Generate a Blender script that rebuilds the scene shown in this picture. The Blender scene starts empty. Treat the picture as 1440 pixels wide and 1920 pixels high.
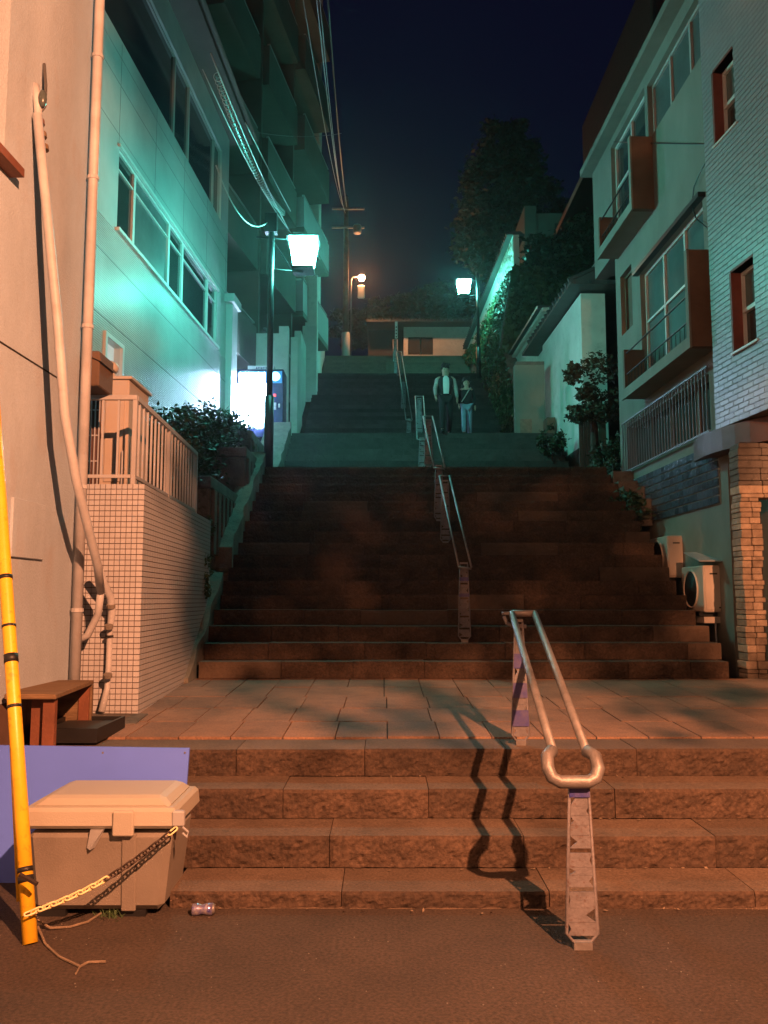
import bpy, bmesh, math, random
from mathutils import Vector, Matrix, noise
random.seed(7)
S = bpy.context.scene
COL = S.collection
R = math.radians
# ------------------------------------------------------------------ camera, sky, exposure
FPX, CZ, PITCH = 1590.0, 1.65, math.atan(164/1590)
cd = bpy.data.cameras.new('camera'); cam = bpy.data.objects.new('camera', cd); COL.objects.link(cam)
cam.location = (0, 0, CZ); cam.rotation_euler = (math.pi/2+PITCH, 0, 0)
cd.sensor_fit = 'VERTICAL'; cd.sensor_height = 36; cd.lens = FPX/1920*36
cd.clip_start = .05; cd.clip_end = 600
S.camera = cam
W = bpy.data.worlds.new('World'); S.world = W; W.use_nodes = True
bg = W.node_tree.nodes['Background']
bg.inputs[0].default_value = (.16, .20, 1.0, 1); bg.inputs[1].default_value = .011
S.view_settings.view_transform = 'Standard'; S.view_settings.look = 'None'
S.view_settings.exposure = 0; S.view_settings.gamma = 1; S.view_settings.use_curve_mapping = False
SODIUM = (1.0, .37, .165)
TEAL = (.14, .95, .78)
SODIUM_W, TEAL_L = 9200, 215
HAZE = .0008

# ------------------------------------------------------------------ helpers
def ray(x, y):
    u = (x-720)/FPX; v = (960-y)/FPX; c, s = math.cos(PITCH), math.sin(PITCH)
    return Vector((u, c-v*s, s+v*c))
def P(x, y, Y):                      # point at depth Y seen at pixel x, y of the photograph
    d = ray(x, y); d *= Y/d.y; return Vector((d.x, d.y, CZ+d.z))
WM = {}
def wm(o): return WM[o.name] if o else Matrix.Identity(4)
def tag(o, label=None, cat=None, group=None, kind=None):
    if label: o['label'] = label
    if cat: o['category'] = cat
    if group: o['group'] = group
    if kind: o['kind'] = kind
    return o
def thing(name, label=None, cat=None, loc=(0, 0, 0), rz=0, group=None, kind=None):
    o = bpy.data.objects.new(name, None); COL.objects.link(o)
    o.empty_display_size = .2
    m = Matrix.Translation(Vector(loc)) @ Matrix.Rotation(rz, 4, 'Z')
    o.matrix_world = m; WM[o.name] = m
    return tag(o, label, cat, group, kind)
def link_at(o, parent, m):
    COL.objects.link(o)
    if parent:
        o.parent = parent; o.matrix_basis = wm(parent).inverted() @ m
    else: o.matrix_basis = m
    WM[o.name] = m
    return o
def piece(name, mesh, parent, m):
    o = bpy.data.objects.new(name, mesh)
    return link_at(o, parent, m)
def TS(loc, sc, rz=0):
    return Matrix.Translation(Vector(loc)) @ Matrix.Rotation(rz, 4, 'Z') @ Matrix.Diagonal((sc[0], sc[1], sc[2], 1))

class MB:
    def __init__(s, xf=None): s.v = []; s.f = []; s.m = []; s.xf = xf
    def V(s, p):
        p = Vector(p)
        if s.xf: p = s.xf @ p
        s.v.append(p); return len(s.v)-1
    def F(s, idx, m=0): s.f.append(tuple(idx)); s.m.append(m)
    def poly(s, pts, m=0): s.F([s.V(p) for p in pts], m)
    def box(s, x0, x1, y0, y1, z0, z1, m=0):
        i = [s.V(p) for p in ((x0,y0,z0),(x1,y0,z0),(x1,y1,z0),(x0,y1,z0),(x0,y0,z1),(x1,y0,z1),(x1,y1,z1),(x0,y1,z1))]
        for q in ((0,3,2,1),(4,5,6,7),(0,1,5,4),(1,2,6,5),(2,3,7,6),(3,0,4,7)): s.F([i[k] for k in q], m)
        return s
    def hexa(s, pts, m=0):
        i = [s.V(p) for p in pts]
        for q in ((0,3,2,1),(4,5,6,7),(0,1,5,4),(1,2,6,5),(2,3,7,6),(3,0,4,7)): s.F([i[k] for k in q], m)
        return s
    def prism(s, poly, vec, m=0):           # extrude a 3-D polygon along vec
        a = [s.V(p) for p in poly]; b = [s.V(Vector(p)+Vector(vec)) for p in poly]; n = len(a)
        s.F(a[::-1], m); s.F(b, m)
        for k in range(n): s.F((a[k], a[(k+1) % n], b[(k+1) % n], b[k]), m)
        return s
    def tube(s, pts, r, n=8, m=0, closed=False, flat=1.0):
        pts = [Vector(p) for p in pts]; N = len(pts); rs = r if isinstance(r, (list, tuple)) else [r]*N
        rings = []; up = None
        for k in range(N):
            if closed: t = (pts[(k+1) % N]-pts[k-1])
            else: t = pts[min(k+1, N-1)]-pts[max(k-1, 0)]
            t.normalize()
            if up is None:
                up = Vector((0, 0, 1)) if abs(t.z) < .9 else Vector((0, 1, 0))
            a = (up - t*up.dot(t)).normalized(); up = a; b = t.cross(a)
            rings.append([s.V(pts[k]+(a*math.cos(2*math.pi*j/n)*flat+b*math.sin(2*math.pi*j/n))*rs[k]) for j in range(n)])
        for k in range(N if closed else N-1):
            A, B = rings[k], rings[(k+1) % N]
            for j in range(n): s.F((A[j], A[(j+1) % n], B[(j+1) % n], B[j]), m)
        if not closed: s.F(rings[0][::-1], m); s.F(rings[-1], m)
        return s
    def ball(s, c, r, n=10, m=0, sc=(1, 1, 1)):
        c = Vector(c); rows = []
        for i in range(1, n//2+1):
            th = math.pi*i/(n//2+1)
            rows.append([s.V(c+Vector((math.sin(th)*math.cos(2*math.pi*j/n)*r*sc[0], math.sin(th)*math.sin(2*math.pi*j/n)*r*sc[1], math.cos(th)*r*sc[2]))) for j in range(n)])
        t = s.V(c+Vector((0, 0, r*sc[2]))); b = s.V(c-Vector((0, 0, r*sc[2])))
        for j in range(n): s.F((t, rows[0][j], rows[0][(j+1) % n]), m); s.F((b, rows[-1][(j+1) % n], rows[-1][j]), m)
        for i in range(len(rows)-1):
            for j in range(n): s.F((rows[i][j], rows[i+1][j], rows[i+1][(j+1) % n], rows[i][(j+1) % n]), m)
        return s
    def mesh(s, name, mats, origin=Vector((0, 0, 0)), bevel=0, smooth=False, recalc=True):
        me = bpy.data.meshes.new(name)
        me.from_pydata([tuple(v-origin) for v in s.v], [], s.f)
        if not isinstance(mats, (list, tuple)): mats = [mats]
        for mt in mats: me.materials.append(mt)
        me.polygons.foreach_set('material_index', s.m)
        if recalc or bevel:
            bm = bmesh.new(); bm.from_mesh(me)
            if recalc: bmesh.ops.recalc_face_normals(bm, faces=bm.faces)
            if bevel: bmesh.ops.bevel(bm, geom=list(bm.edges), offset=bevel, segments=1, affect='EDGES', clamp_overlap=True)
            bm.to_mesh(me); bm.free()
        if smooth: me.polygons.foreach_set('use_smooth', [True]*len(me.polygons))
        me.update(); return me
    def build(s, name, mats, parent=None, label=None, cat=None, group=None, kind=None, **kw):
        if not s.v: return None
        lo = Vector([min(v[i] for v in s.v) for i in range(3)]); hi = Vector([max(v[i] for v in s.v) for i in range(3)])
        o0 = Vector(((lo.x+hi.x)/2, (lo.y+hi.y)/2, lo.z))
        me = s.mesh(name, mats, o0, **kw)
        o = bpy.data.objects.new(name, me)
        link_at(o, parent, Matrix.Translation(o0))
        return tag(o, label, cat, group, kind)

class Fac:                       # a facade plane X = a + t*Y; local axes: n outwards, s along +Y, z up
    def __init__(s, a, t, side):
        s.a, s.t = a, t; L = math.hypot(1, t); s.d = Vector((t/L, 1/L, 0)); s.n = Vector((1/L, -t/L, 0))*side; s.O = Vector((a, 0, 0))
        s.M = Matrix(((s.n.x, s.d.x, 0, a), (s.n.y, s.d.y, 0, 0), (0, 0, 1, 0), (0, 0, 0, 1)))
        s.rz = -math.atan(t)
    def hit(s, x, y, off=0):
        o = s.O+s.n*off; d = ray(x, y); c = Vector((0, 0, CZ))
        k = (o-c).dot(s.n)/d.dot(s.n); p = c+d*k
        return (p-o).dot(s.d), p.z
    def s_at(s, x, off=0): return s.hit(x, 900, off)[0]
    def W(s, n, ss, z): return s.M @ Vector((n, ss, z))

def wall_cells(mb, s0, s1, z0, z1, holes, n0, n1, m=0):
    ss = sorted(set([s0, s1]+[h[0] for h in holes]+[h[1] for h in holes])); zs = sorted(set([z0, z1]+[h[2] for h in holes]+[h[3] for h in holes]))
    ss = [q for q in ss if s0 <= q <= s1]; zs = [q for q in zs if z0 <= q <= z1]
    for a, b in zip(ss, ss[1:]):
        run = None
        for c, d in zip(zs, zs[1:]):
            cs, cz = (a+b)/2, (c+d)/2
            hole = any(h[0] < cs < h[1] and h[2] < cz < h[3] for h in holes)
            if hole:
                if run: mb.box(n0, n1, a, b, run[0], run[1], m); run = None
            else: run = (run[0] if run else c, d)
        if run: mb.box(n0, n1, a, b, run[0], run[1], m)

# ------------------------------------------------------------------ materials
def mat(name, col, rough=.8, var=.2, nscale=3.0, bump=.3, bscale=40.0, metal=0.0, rnd=0.0, col2=None, emit=None, es=0, spec=.5, stretch=(1, 1, 1), detail=6, spots=0, spotcol=(.02, .02, .02), speck=0, sscale=130):
    m = bpy.data.materials.new(name); m.use_nodes = True; nt = m.node_tree; N = nt.nodes; L = nt.links
    b = N['Principled BSDF']; b.inputs['Roughness'].default_value = rough; b.inputs['Metallic'].default_value = metal
    b.inputs['Specular IOR Level'].default_value = spec
    if emit:
        b.inputs['Emission Color'].default_value = (*emit, 1); b.inputs['Emission Strength'].default_value = es
    g = N.new('ShaderNodeNewGeometry'); mp = N.new('ShaderNodeMapping'); mp.inputs['Scale'].default_value = stretch
    L.new(g.outputs['Position'], mp.inputs['Vector'])
    n1 = N.new('ShaderNodeTexNoise'); n1.inputs['Scale'].default_value = nscale; n1.inputs['Detail'].default_value = detail; n1.inputs['Roughness'].default_value = .65
    L.new(mp.outputs[0], n1.inputs['Vector'])
    cr = N.new('ShaderNodeMapRange'); cr.inputs['From Min'].default_value = .3; cr.inputs['From Max'].default_value = .7
    L.new(n1.outputs['Fac'], cr.inputs['Value'])
    mx = N.new('ShaderNodeMix'); mx.data_type = 'RGBA'
    c2 = col2 if col2 else tuple(c*(1-var) for c in col); c1 = tuple(min(1, c*(1+var*.6)) for c in col)
    mx.inputs['A'].default_value = (*c1, 1); mx.inputs['B'].default_value = (*c2, 1)
    L.new(cr.outputs[0], mx.inputs['Factor']); out = mx.outputs['Result']
    if spots:
        n3 = N.new('ShaderNodeTexNoise'); n3.inputs['Scale'].default_value = nscale*4.5; n3.inputs['Detail'].default_value = 3; L.new(mp.outputs[0], n3.inputs['Vector'])
        r3 = N.new('ShaderNodeMapRange'); r3.inputs['From Min'].default_value = .58; r3.inputs['From Max'].default_value = .72; r3.inputs['To Max'].default_value = spots; L.new(n3.outputs['Fac'], r3.inputs['Value'])
        m3 = N.new('ShaderNodeMix'); m3.data_type = 'RGBA'; L.new(r3.outputs[0], m3.inputs['Factor']); L.new(out, m3.inputs['A']); m3.inputs['B'].default_value = (*spotcol, 1); out = m3.outputs['Result']
    if speck:
        n4 = N.new('ShaderNodeTexNoise'); n4.inputs['Scale'].default_value = sscale; n4.inputs['Detail'].default_value = 2; L.new(g.outputs['Position'], n4.inputs['Vector'])
        r4 = N.new('ShaderNodeMapRange'); r4.inputs['From Min'].default_value = .3; r4.inputs['From Max'].default_value = .7; r4.inputs['To Min'].default_value = 1-speck; r4.inputs['To Max'].default_value = 1+speck
        L.new(n4.outputs['Fac'], r4.inputs['Value']); v4 = N.new('ShaderNodeVectorMath'); v4.operation = 'SCALE'; L.new(out, v4.inputs[0]); L.new(r4.outputs[0], v4.inputs['Scale']); out = v4.outputs[0]
    if rnd:
        oi = N.new('ShaderNodeObjectInfo'); r2 = N.new('ShaderNodeMapRange'); r2.inputs['To Min'].default_value = 1-rnd; r2.inputs['To Max'].default_value = 1+rnd
        L.new(oi.outputs['Random'], r2.inputs['Value']); hs = N.new('ShaderNodeVectorMath'); hs.operation = 'SCALE'
        L.new(out, hs.inputs[0]); L.new(r2.outputs[0], hs.inputs['Scale']); out = hs.outputs[0]
    L.new(out, b.inputs['Base Color'])
    if bump:
        n2 = N.new('ShaderNodeTexNoise'); n2.inputs['Scale'].default_value = bscale; n2.inputs['Detail'].default_value = 8; L.new(mp.outputs[0], n2.inputs['Vector'])
        bp = N.new('ShaderNodeBump'); bp.inputs['Strength'].default_value = bump; bp.inputs['Distance'].default_value = .02
        L.new(n2.outputs['Fac'], bp.inputs['Height']); L.new(bp.outputs[0], b.inputs['Normal'])
    return m
M = {}
M['asphalt'] = mat('asphalt', (.060, .043, .032), .85, .35, 1.0, .8, 110, spots=.6, speck=.45, sscale=60, spotcol=(.042, .03, .024))
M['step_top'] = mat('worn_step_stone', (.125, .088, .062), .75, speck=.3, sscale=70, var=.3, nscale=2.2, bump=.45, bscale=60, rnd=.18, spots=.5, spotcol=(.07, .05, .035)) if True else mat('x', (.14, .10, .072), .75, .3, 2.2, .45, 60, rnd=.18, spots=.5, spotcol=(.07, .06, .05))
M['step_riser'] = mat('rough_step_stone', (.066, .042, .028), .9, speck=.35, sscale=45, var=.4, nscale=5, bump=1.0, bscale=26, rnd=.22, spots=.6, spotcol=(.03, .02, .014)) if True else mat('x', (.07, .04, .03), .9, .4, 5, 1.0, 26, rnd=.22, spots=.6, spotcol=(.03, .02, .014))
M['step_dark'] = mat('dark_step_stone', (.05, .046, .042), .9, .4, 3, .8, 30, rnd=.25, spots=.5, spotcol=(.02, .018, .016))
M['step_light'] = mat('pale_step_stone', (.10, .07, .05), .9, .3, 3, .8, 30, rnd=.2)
M['slab'] = mat('paving_stone', (.26, .155, .10), .75, speck=.25, sscale=80, var=.35, nscale=1.8, bump=.4, bscale=70, rnd=.12, spots=.5, spotcol=(.15, .10, .07)) if True else mat('x', (.3, .2, .14), .75, .3, 1.8, .4, 70, rnd=.14, spots=.45, spotcol=(.17, .11, .08))
M['core'] = mat('dark_joint', (.025, .022, .02), .95, .3, 3, .3, 40)
M['stucco'] = mat('painted_stucco', (.43, .52, .60), .9, .26, .8, .35, 120, stretch=(1, 1, .45), speck=.05, sscale=60, spots=.3, spotcol=(.4, .35, .33))
M['brown_tile'] = mat('brown_tile', (.10, .05, .04), .5, .2, 6, .1, 60, rnd=.2)
M['grout'] = mat('tile_grout', (.13, .075, .055), .9, .2, 6, .2, 90)
M['pale_tile'] = mat('pale_glazed_tile', (.47, .49, .52), .35, .06, 2, .05, 30, rnd=.06)
M['pipe'] = mat('painted_pipe', (.48, .50, .53), .5, .3, 2, .1, 40, spots=.25, spotcol=(.35, .28, .25))
M['rail_paint'] = mat('painted_railing', (.45, .46, .48), .45, .1, 4, .05, 40)
M['concrete'] = mat('old_concrete', (.14, .13, .115), .95, .45, 2.5, .7, 35, spots=.7, spotcol=(.045, .045, .038))
M['curb'] = mat('rough_curb_concrete', (.20, .19, .16), .95, .35, 3, .7, 35, spots=.6, spotcol=(.08, .08, .06))
M['siding'] = mat('white_siding', (.50, .53, .52), .26, .2, .6, .04, 20)
M['frame'] = mat('window_frame', (.62, .64, .62), .4, .05, 3, 0)
M['glass'] = mat('window_glass', (.035, .05, .05), .08, .3, .7, 0, spec=.8)
M['glass2'] = mat('frosted_glass', (.10, .13, .13), .25, .3, 1.2, 0)
M['curtain'] = mat('curtain', (.25, .30, .28), .9, .3, 6, 0, stretch=(3, 3, .2))
M['tower'] = mat('tower_render', (.15, .145, .12), .9, .2, .7, .1, 20)
M['tower_dark'] = mat('tower_recess', (.06, .06, .055), .9, .2, .7, .1, 20)
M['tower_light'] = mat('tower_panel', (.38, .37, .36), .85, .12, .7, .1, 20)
M['white_wall'] = mat('white_wall_render', (.72, .72, .66), .9, .14, 1.4, .15, 30, spots=.2, spotcol=(.25, .25, .22))
M['beige'] = mat('beige_render', (.21, .21, .18), .92, .22, 1.3, .3, 60, spots=.3, spotcol=(.2, .21, .18), stretch=(1, 1, .5))
M['brown_panel'] = mat('brown_panel', (.14, .09, .06), .8, .25, 2, .2, 30, spots=.3, spotcol=(.12, .08, .06))
M['brick_tile'] = mat('white_brick_tile', (.24, .265, .28), .4, .08, 3, .1, 40, rnd=.12)
M['tile_joint'] = mat('tile_joint', (.10, .11, .11), .9, .1, 3, .1, 40)
M['stone'] = mat('veneer_stone', (.30, .24, .18), .9, .4, 7, .8, 30, rnd=.3)
M['red_frame'] = mat('red_brown_reveal', (.20, .06, .045), .7, .2, 5, .1, 30)
M['dark_metal'] = mat('dark_metal', (.02, .022, .024), .4, .2, 5, .05, 40, metal=.3)
M['steel'] = mat('galvanised_steel', (.22, .21, .21), .5, .3, 12, .15, 60, metal=.45)
M['post_paint'] = mat('grey_post_paint', (.15, .145, .16), .55, .3, 14, .2, 60, spots=.8, spotcol=(.10, .06, .05))
M['bar_grey'] = mat('grey_bars', (.13, .14, .14), .5, .2, 5, 0)
M['blue_tape'] = mat('blue_sticker', (.02, .025, .16), .5, .5, 16, 0, col2=(.10, .09, .18))
M['ac'] = mat('beige_ac_casing', (.50, .44, .38), .5, .06, 2, .03, 30)
M['black'] = mat('black_plastic', (.012, .012, .013), .5, .2, 5, .05, 30)
M['grille'] = mat('dark_grille', (.03, .032, .033), .6, .2, 5, .05, 30)
M['cover'] = mat('metal_cover_sheet', (.42, .44, .46), .35, .1, 3, .05, 20, metal=.2)
M['glassblock'] = mat('blue_glass_block', (.07, .095, .13), .12, .3, 18, .25, 25, rnd=.3, spec=.9)
M['block_joint'] = mat('block_joint', (.30, .34, .33), .8, .1, 3, .1, 30)
M['roof_tile'] = mat('grey_roof_tile', (.07, .075, .075), .5, .25, 4, .2, 30, rnd=.2)
M['leaf'] = mat('dark_leaf', (.022, .048, .015), .6, .5, 3, 0, col2=(.009, .022, .008))
M['leaf2'] = mat('ivy_leaf', (.05, .09, .03), .6, .5, 2, 0, col2=(.02, .04, .015))
M['pine'] = mat('pine_needles', (.05, .06, .03), .7, .4, 3, 0)
M['bark'] = mat('bark', (.06, .045, .035), .95, .4, 10, .6, 30)
M['soil'] = mat('hillside_earth', (.04, .04, .028), .95, .4, 1.5, .6, 12)
M['bin'] = mat('beige_bin_plastic', (.38, .36, .31), .5, .06, 2, .12, 120)
M['bin_body'] = mat('grey_beige_bin_plastic', (.21, .19, .165), .55, .2, 2, .12, 120)
M['blue_board'] = mat('blue_board', (.095, .19, .85), .55, .06, 2, .03, 30)
M['yellow'] = mat('yellow_guard_plastic', (.80, .47, .02), .4, .12, 6, .05, 30, spots=.5, spotcol=(.3, .15, .02))
M['chain_y'] = mat('yellow_chain', (.80, .68, .36), .4, .1, 6, 0)
M['chain_k'] = mat('dark_chain', (.05, .035, .03), .5, .3, 10, 0, metal=.4)  # dark colour for the chain's black section
M['wood'] = mat('weathered_wood', (.20, .13, .07), .8, .4, 6, .4, 30, stretch=(.4, 4, 4))
M['red_wood'] = mat('red_brown_wood', (.20, .075, .04), .7, .3, 5, .2, 30)
M['rope'] = mat('frayed_rope', (.22, .17, .12), .95, .3, 20, .5, 120)
M['wire'] = mat('cable', (.10, .10, .10), .35, .1, 8, 0, spec=.8)
M['wire_l'] = mat('pale_cable', (.50, .52, .52), .3, .1, 8, 0)
M['skin'] = mat('skin', (.42, .27, .20), .6, .06, 6, 0)
M['hair'] = mat('black_hair', (.012, .010, .009), .6, .3, 30, .5, 90)
M['white_cloth'] = mat('white_cotton', (.72, .72, .72), .9, .05, 8, .1, 30)
M['black_cloth'] = mat('black_cloth', (.018, .018, .02), .9, .2, 8, .1, 30)
M['sleeve'] = mat('mottled_sleeve_cloth', (.40, .38, .36), .9, .3, 22, .1, 30, spots=.7, spotcol=(.12, .11, .10))
M['denim'] = mat('pale_denim', (.20, .27, .36), .9, .2, 8, .1, 40)
M['vend_body'] = mat('navy_vending_body', (.015, .02, .09), .35, .1, 4, 0)
M['paper'] = mat('paper_label', (.6, .6, .62), .8, .1, 9, 0)
def emis(name, col, s):
    m = bpy.data.materials.new(name); m.use_nodes = True; b = m.node_tree.nodes['Principled BSDF']
    b.inputs['Base Color'].default_value = (.05, .05, .05, 1)
    b.inputs['Emission Color'].default_value = (*col, 1); b.inputs['Emission Strength'].default_value = s; return m
M['lamp_teal'] = emis('mercury_lantern_glass', TEAL, TEAL_L)
M['lamp_sodium'] = emis('sodium_lens', SODIUM, 60)
M['lamp_small'] = emis('small_sodium_globe', (1, .36, .14), 900)
M['vend_white'] = emis('vending_window_glow', (.50, .70, 1.0), 110)
M['vend_blue'] = emis('vending_sign_glow', (.03, .30, .75), 1.0)
M['vend_disc'] = emis('vending_disc_glow', (.45, .85, 1.0), 3.0)
M['red_led'] = emis('red_digit_glow', (1, .03, .03), 4)
M['lit_room'] = emis('lit_room_glow', (.62, .70, .62), .75)

# ------------------------------------------------------------------ stair geometry tables
LOW = [(4.75, .09), (5.15, .27), (5.55, .45), (5.95, .63)]
F1 = [(9.75+.32*k, .76+.19*(k+1)) for k in range(17)]
F2 = [(17.87+.32*k, 3.99+.19*(k+1)) for k in range(9)]
F3 = [(23.23+.32*k, 5.70+.19*(k+1)) for k in range(21)]
F4 = [(32.03+.32*k, 9.69+.19*(k+1)) for k in range(13)]
def stair_z(Y):
    if Y < 4.75: return 0
    if Y < 5.95: return .09+.18*int((Y-4.75)/.4)
    if Y < 9.75: return .63+.034*(Y-5.95)
    z = .76
    for fl in (F1, F2, F3, F4):
        for y, zz in fl:
            if Y >= y: z = zz
    return z
XL = lambda Y: -2.12 - max(0, Y-14)*.018
XR = lambda Y: 3.93 if Y < 17 else (4.15 if Y < 23 else 3.55)

# ------------------------------------------------------------------ ground
g = MB()
NX = 60
g.poly([(-200, -200, 0), (200, -200, 0), (200, 250, 0), (-200, 250, 0)])
g.build('road', M['asphalt'], kind='structure', recalc=False)
# chiselled stone blocks of the four lowest steps
def rough_block(x0, x1, y, z0, z1, depth, amp=.012, seed=0, chip=.012, res=.045, nzz=5):
    mb = MB(); nx = max(8, int((x1-x0)/res)); nz = nzz
    grid = []
    for j in range(nz+1):
        row = []
        for i in range(nx+1):
            x = x0+(x1-x0)*i/nx; z = z0+(z1-z0)*j/nz
            e = min(i, nx-i, 1)*1.0
            d = (noise.noise(Vector((x*9+z*7, seed, z*13-x*3)))*.8+noise.noise(Vector((x*26+z*20, seed, z*34)))*.7+noise.noise(Vector((x*60+z*70, seed, z*40)))*.35)*amp*e - amp*.5*e
            if j == nz: d = chip*(.35+abs(noise.noise(Vector((x*7, seed*3.1, 2)))))
            zz = z-(chip*.35*abs(noise.noise(Vector((x*11, seed, 5)))) if j == nz else 0)
            row.append(mb.V((x, y+d, zz)))
        grid.append(row)
    for j in range(nz):
        for i in range(nx): mb.F((grid[j][i], grid[j][i+1], grid[j+1][i+1], grid[j+1][i]), 1)
    back = [mb.V((x0+(x1-x0)*i/nx, y+depth, z1)) for i in range(nx+1)]
    for i in range(nx): mb.F((grid[nz][i], grid[nz][i+1], back[i+1], back[i]), 0)
    b0 = mb.V((x0, y+depth, z0)); b1 = mb.V((x1, y+depth, z0))
    mb.F([grid[j][0] for j in range(nz, -1, -1)]+[b0, back[0]][:2], 1)
    mb.F([grid[j][nx] for j in range(nz+1)]+[back[nx], b1], 1)
    mb.F([b0, b1, back[nx], back[0]], 1)
    return mb
steps = thing('lower_steps', kind='structure', loc=(1.2, 4.75, 0))
core = MB()
for k, (y, z) in enumerate(LOW):
    if k: core.box((-1.1, -1.26, -1.53, -3.1)[k], 7.0, y+.03, y+.40, -.05 if k == 0 else LOW[k-1][1]-.05, z-.02)
core.build('step_bed', M['core'], steps)
for k, (y, z) in enumerate(LOW):
    zb = -.05 if k == 0 else LOW[k-1][1]+.002
    x = (-1.12, -1.28, -1.55, -3.1)[k]+random.uniform(-.05, 0); zt = z
    while x < 6.6:
        w = random.uniform(.85, 1.35)
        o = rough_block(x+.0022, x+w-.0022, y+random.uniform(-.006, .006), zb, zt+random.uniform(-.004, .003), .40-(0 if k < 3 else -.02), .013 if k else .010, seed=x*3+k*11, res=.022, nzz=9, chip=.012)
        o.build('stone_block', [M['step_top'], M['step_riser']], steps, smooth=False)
        x += w
mb = MB()
for k in range(90):
    x = -1.0+k*.075; w_ = .008+.03*abs(noise.noise(Vector((k*.31, 2, 1))))
    w2_ = .008+.03*abs(noise.noise(Vector(((k+1)*.31, 2, 1))))
    mb.hexa([(x, 4.755-w_, -.01), (x+.075, 4.755-w2_, -.01), (x+.075, 4.76, -.01), (x, 4.76, -.01), (x, 4.755-w_, .002), (x+.075, 4.755-w2_, .002), (x+.075, 4.76, .008), (x, 4.76, .008)])
mb.build('mortar_crust', M['step_top'], kind='structure')
mb = MB()
for k in range(170):
    y_, z_ = random.choice([(4.72, .012), (5.13, .095), (5.53, .275), (5.93, .455)]); p = Vector((random.uniform(-.9, 4.5), y_-abs(random.gauss(0, .035)), z_))
    a = Vector((random.gauss(0, 1), random.gauss(0, 1), random.gauss(0, .3))).normalized()*random.uniform(.006, .018); b_ = a.cross(Vector((0, random.gauss(0, .4), 1)))*.5
    mb.poly([p-a, p+b_, p+a, p-b_])
mb.build('leaf_litter', M['rope'], kind='stuff', label='dry leaf bits scattered along the foot of the low steps', cat='litter', recalc=False)
MB().box(-3.6, -1.58, 5.97, 6.3, 0, .44).build('landing_front_wall', M['concrete'], kind='structure')
# paved landing
land = thing('paved_landing', kind='structure', loc=(1.2, 7.8, .63))
def lz(Y): return .63+.034*(Y-5.95)
b = MB(); b.hexa([(-3.6, 6.36, .3), (7, 6.36, .3), (7, 9.76, .3), (-3.6, 9.76, .3), (-3.6, 6.36, lz(6.36)-.02), (7, 6.36, lz(6.36)-.02), (7, 9.76, lz(9.76)-.02), (-3.6, 9.76, lz(9.76)-.02)])
b.build('landing_bed', M['core'], land)
um = MB().box(-.5, .5, -.5, .5, -1, 0).mesh('paving_slab', M['slab'])
rows = [6.375, 7.02, 7.68, 8.36, 9.04, 9.74]
for r in range(5):
    y0, y1 = rows[r], rows[r+1]; w = .385; off = random.choice((0, .12, .2)); n = 0
    x = -3.5+off*.3
    while x < 6.9:
        ww = w*random.choice((1, 1, 1, 2)) if r % 2 else w*random.choice((1, 1, 1.0, 1))
        m = Matrix.Translation(((x+ww/2), (y0+y1)/2, lz((y0+y1)/2)+random.uniform(-.003, .003))) @ Matrix.Rotation(math.atan(.034)+random.uniform(-.002, .002), 4, 'X') @ Matrix.Diagonal((ww-.009, y1-y0-.009, .05, 1))
        piece('paving_slab', um, land, m); x += ww
# first long flight: every stone is a block
fl1 = thing('long_stone_stair', kind='structure', loc=(1, 9.75, .76))
core = MB()
for y, z in F1: core.box(-2.1, 3.9, y+.03, y+.36, z-.4, z-.015)
core.build('stair_bed', M['core'], fl1)
for k, (y, z) in enumerate(F1):
    x = XL(y)+random.uniform(-.03, .02); x1 = XR(y)+random.uniform(-.04, .04)
    while x < x1-.25:
        w = min(random.uniform(.7, 1.35), x1-x)
        if x1-x-w < .3: w = x1-x
        rm = M['step_light'] if random.random() < .14 else M['step_riser']
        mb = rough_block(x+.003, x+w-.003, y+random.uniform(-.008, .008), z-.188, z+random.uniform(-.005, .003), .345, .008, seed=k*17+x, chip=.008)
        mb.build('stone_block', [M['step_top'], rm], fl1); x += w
def stair_flight(name, fl, loc, mr):
    st = thing(name, kind='structure', loc=loc)
    for k, (y, z) in enumerate(fl):
        mb = MB(); x0, x1 = XL(y)-.02, XR(y); x = x0
        while x < x1-.05:
            w = min(random.uniform(.7, 1.3), x1-x)
            mb.box(x+.002, x+w-.002, y+random.uniform(-.008, .008), y+.36, z-.6, z+random.uniform(-.004, .004)); x += w
        mb.build('stone_step', mr, st)
    return st
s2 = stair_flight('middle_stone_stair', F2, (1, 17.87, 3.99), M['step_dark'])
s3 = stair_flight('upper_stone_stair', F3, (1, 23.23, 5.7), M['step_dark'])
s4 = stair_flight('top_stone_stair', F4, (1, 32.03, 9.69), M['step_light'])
for y0, y1, z, nm in ((14.87, 17.9, 3.985, 'stair_landing'), (20.43, 23.26, 5.695, 'stair_landing'), (29.63, 32.06, 9.685, 'stair_landing'), (35.87, 70, 12.155, 'upper_street')):
    mb = MB().box(-2.6 if y0 < 35 else -14, XR(y0+1)+.1 if y0 < 35 else 14, y0+.3, y1, z-.6, z); mb.build(nm, M['step_dark'] if y0 < 35 else M['asphalt'], kind='structure')
# sloping ground that carries the buildings on both sides
for nm, xa, xb in (('hillside_left', -60, -2.35), ('hillside_right', 4.6, 60)):
    mb = MB(); prof = [(9.9, -.2), (9.9, .5), (12, 1.9), (14.8, 3.4), (17.9, 3.9), (20.5, 5.5), (23.2, 5.6), (29.7, 9.5), (32, 9.6), (36, 12.1), (120, 14), (120, -.2)]
    mb.prism([(xa, y, z) for y, z in prof], (xb-xa, 0, 0)); mb.build(nm, M['soil'], kind='structure')
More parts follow.
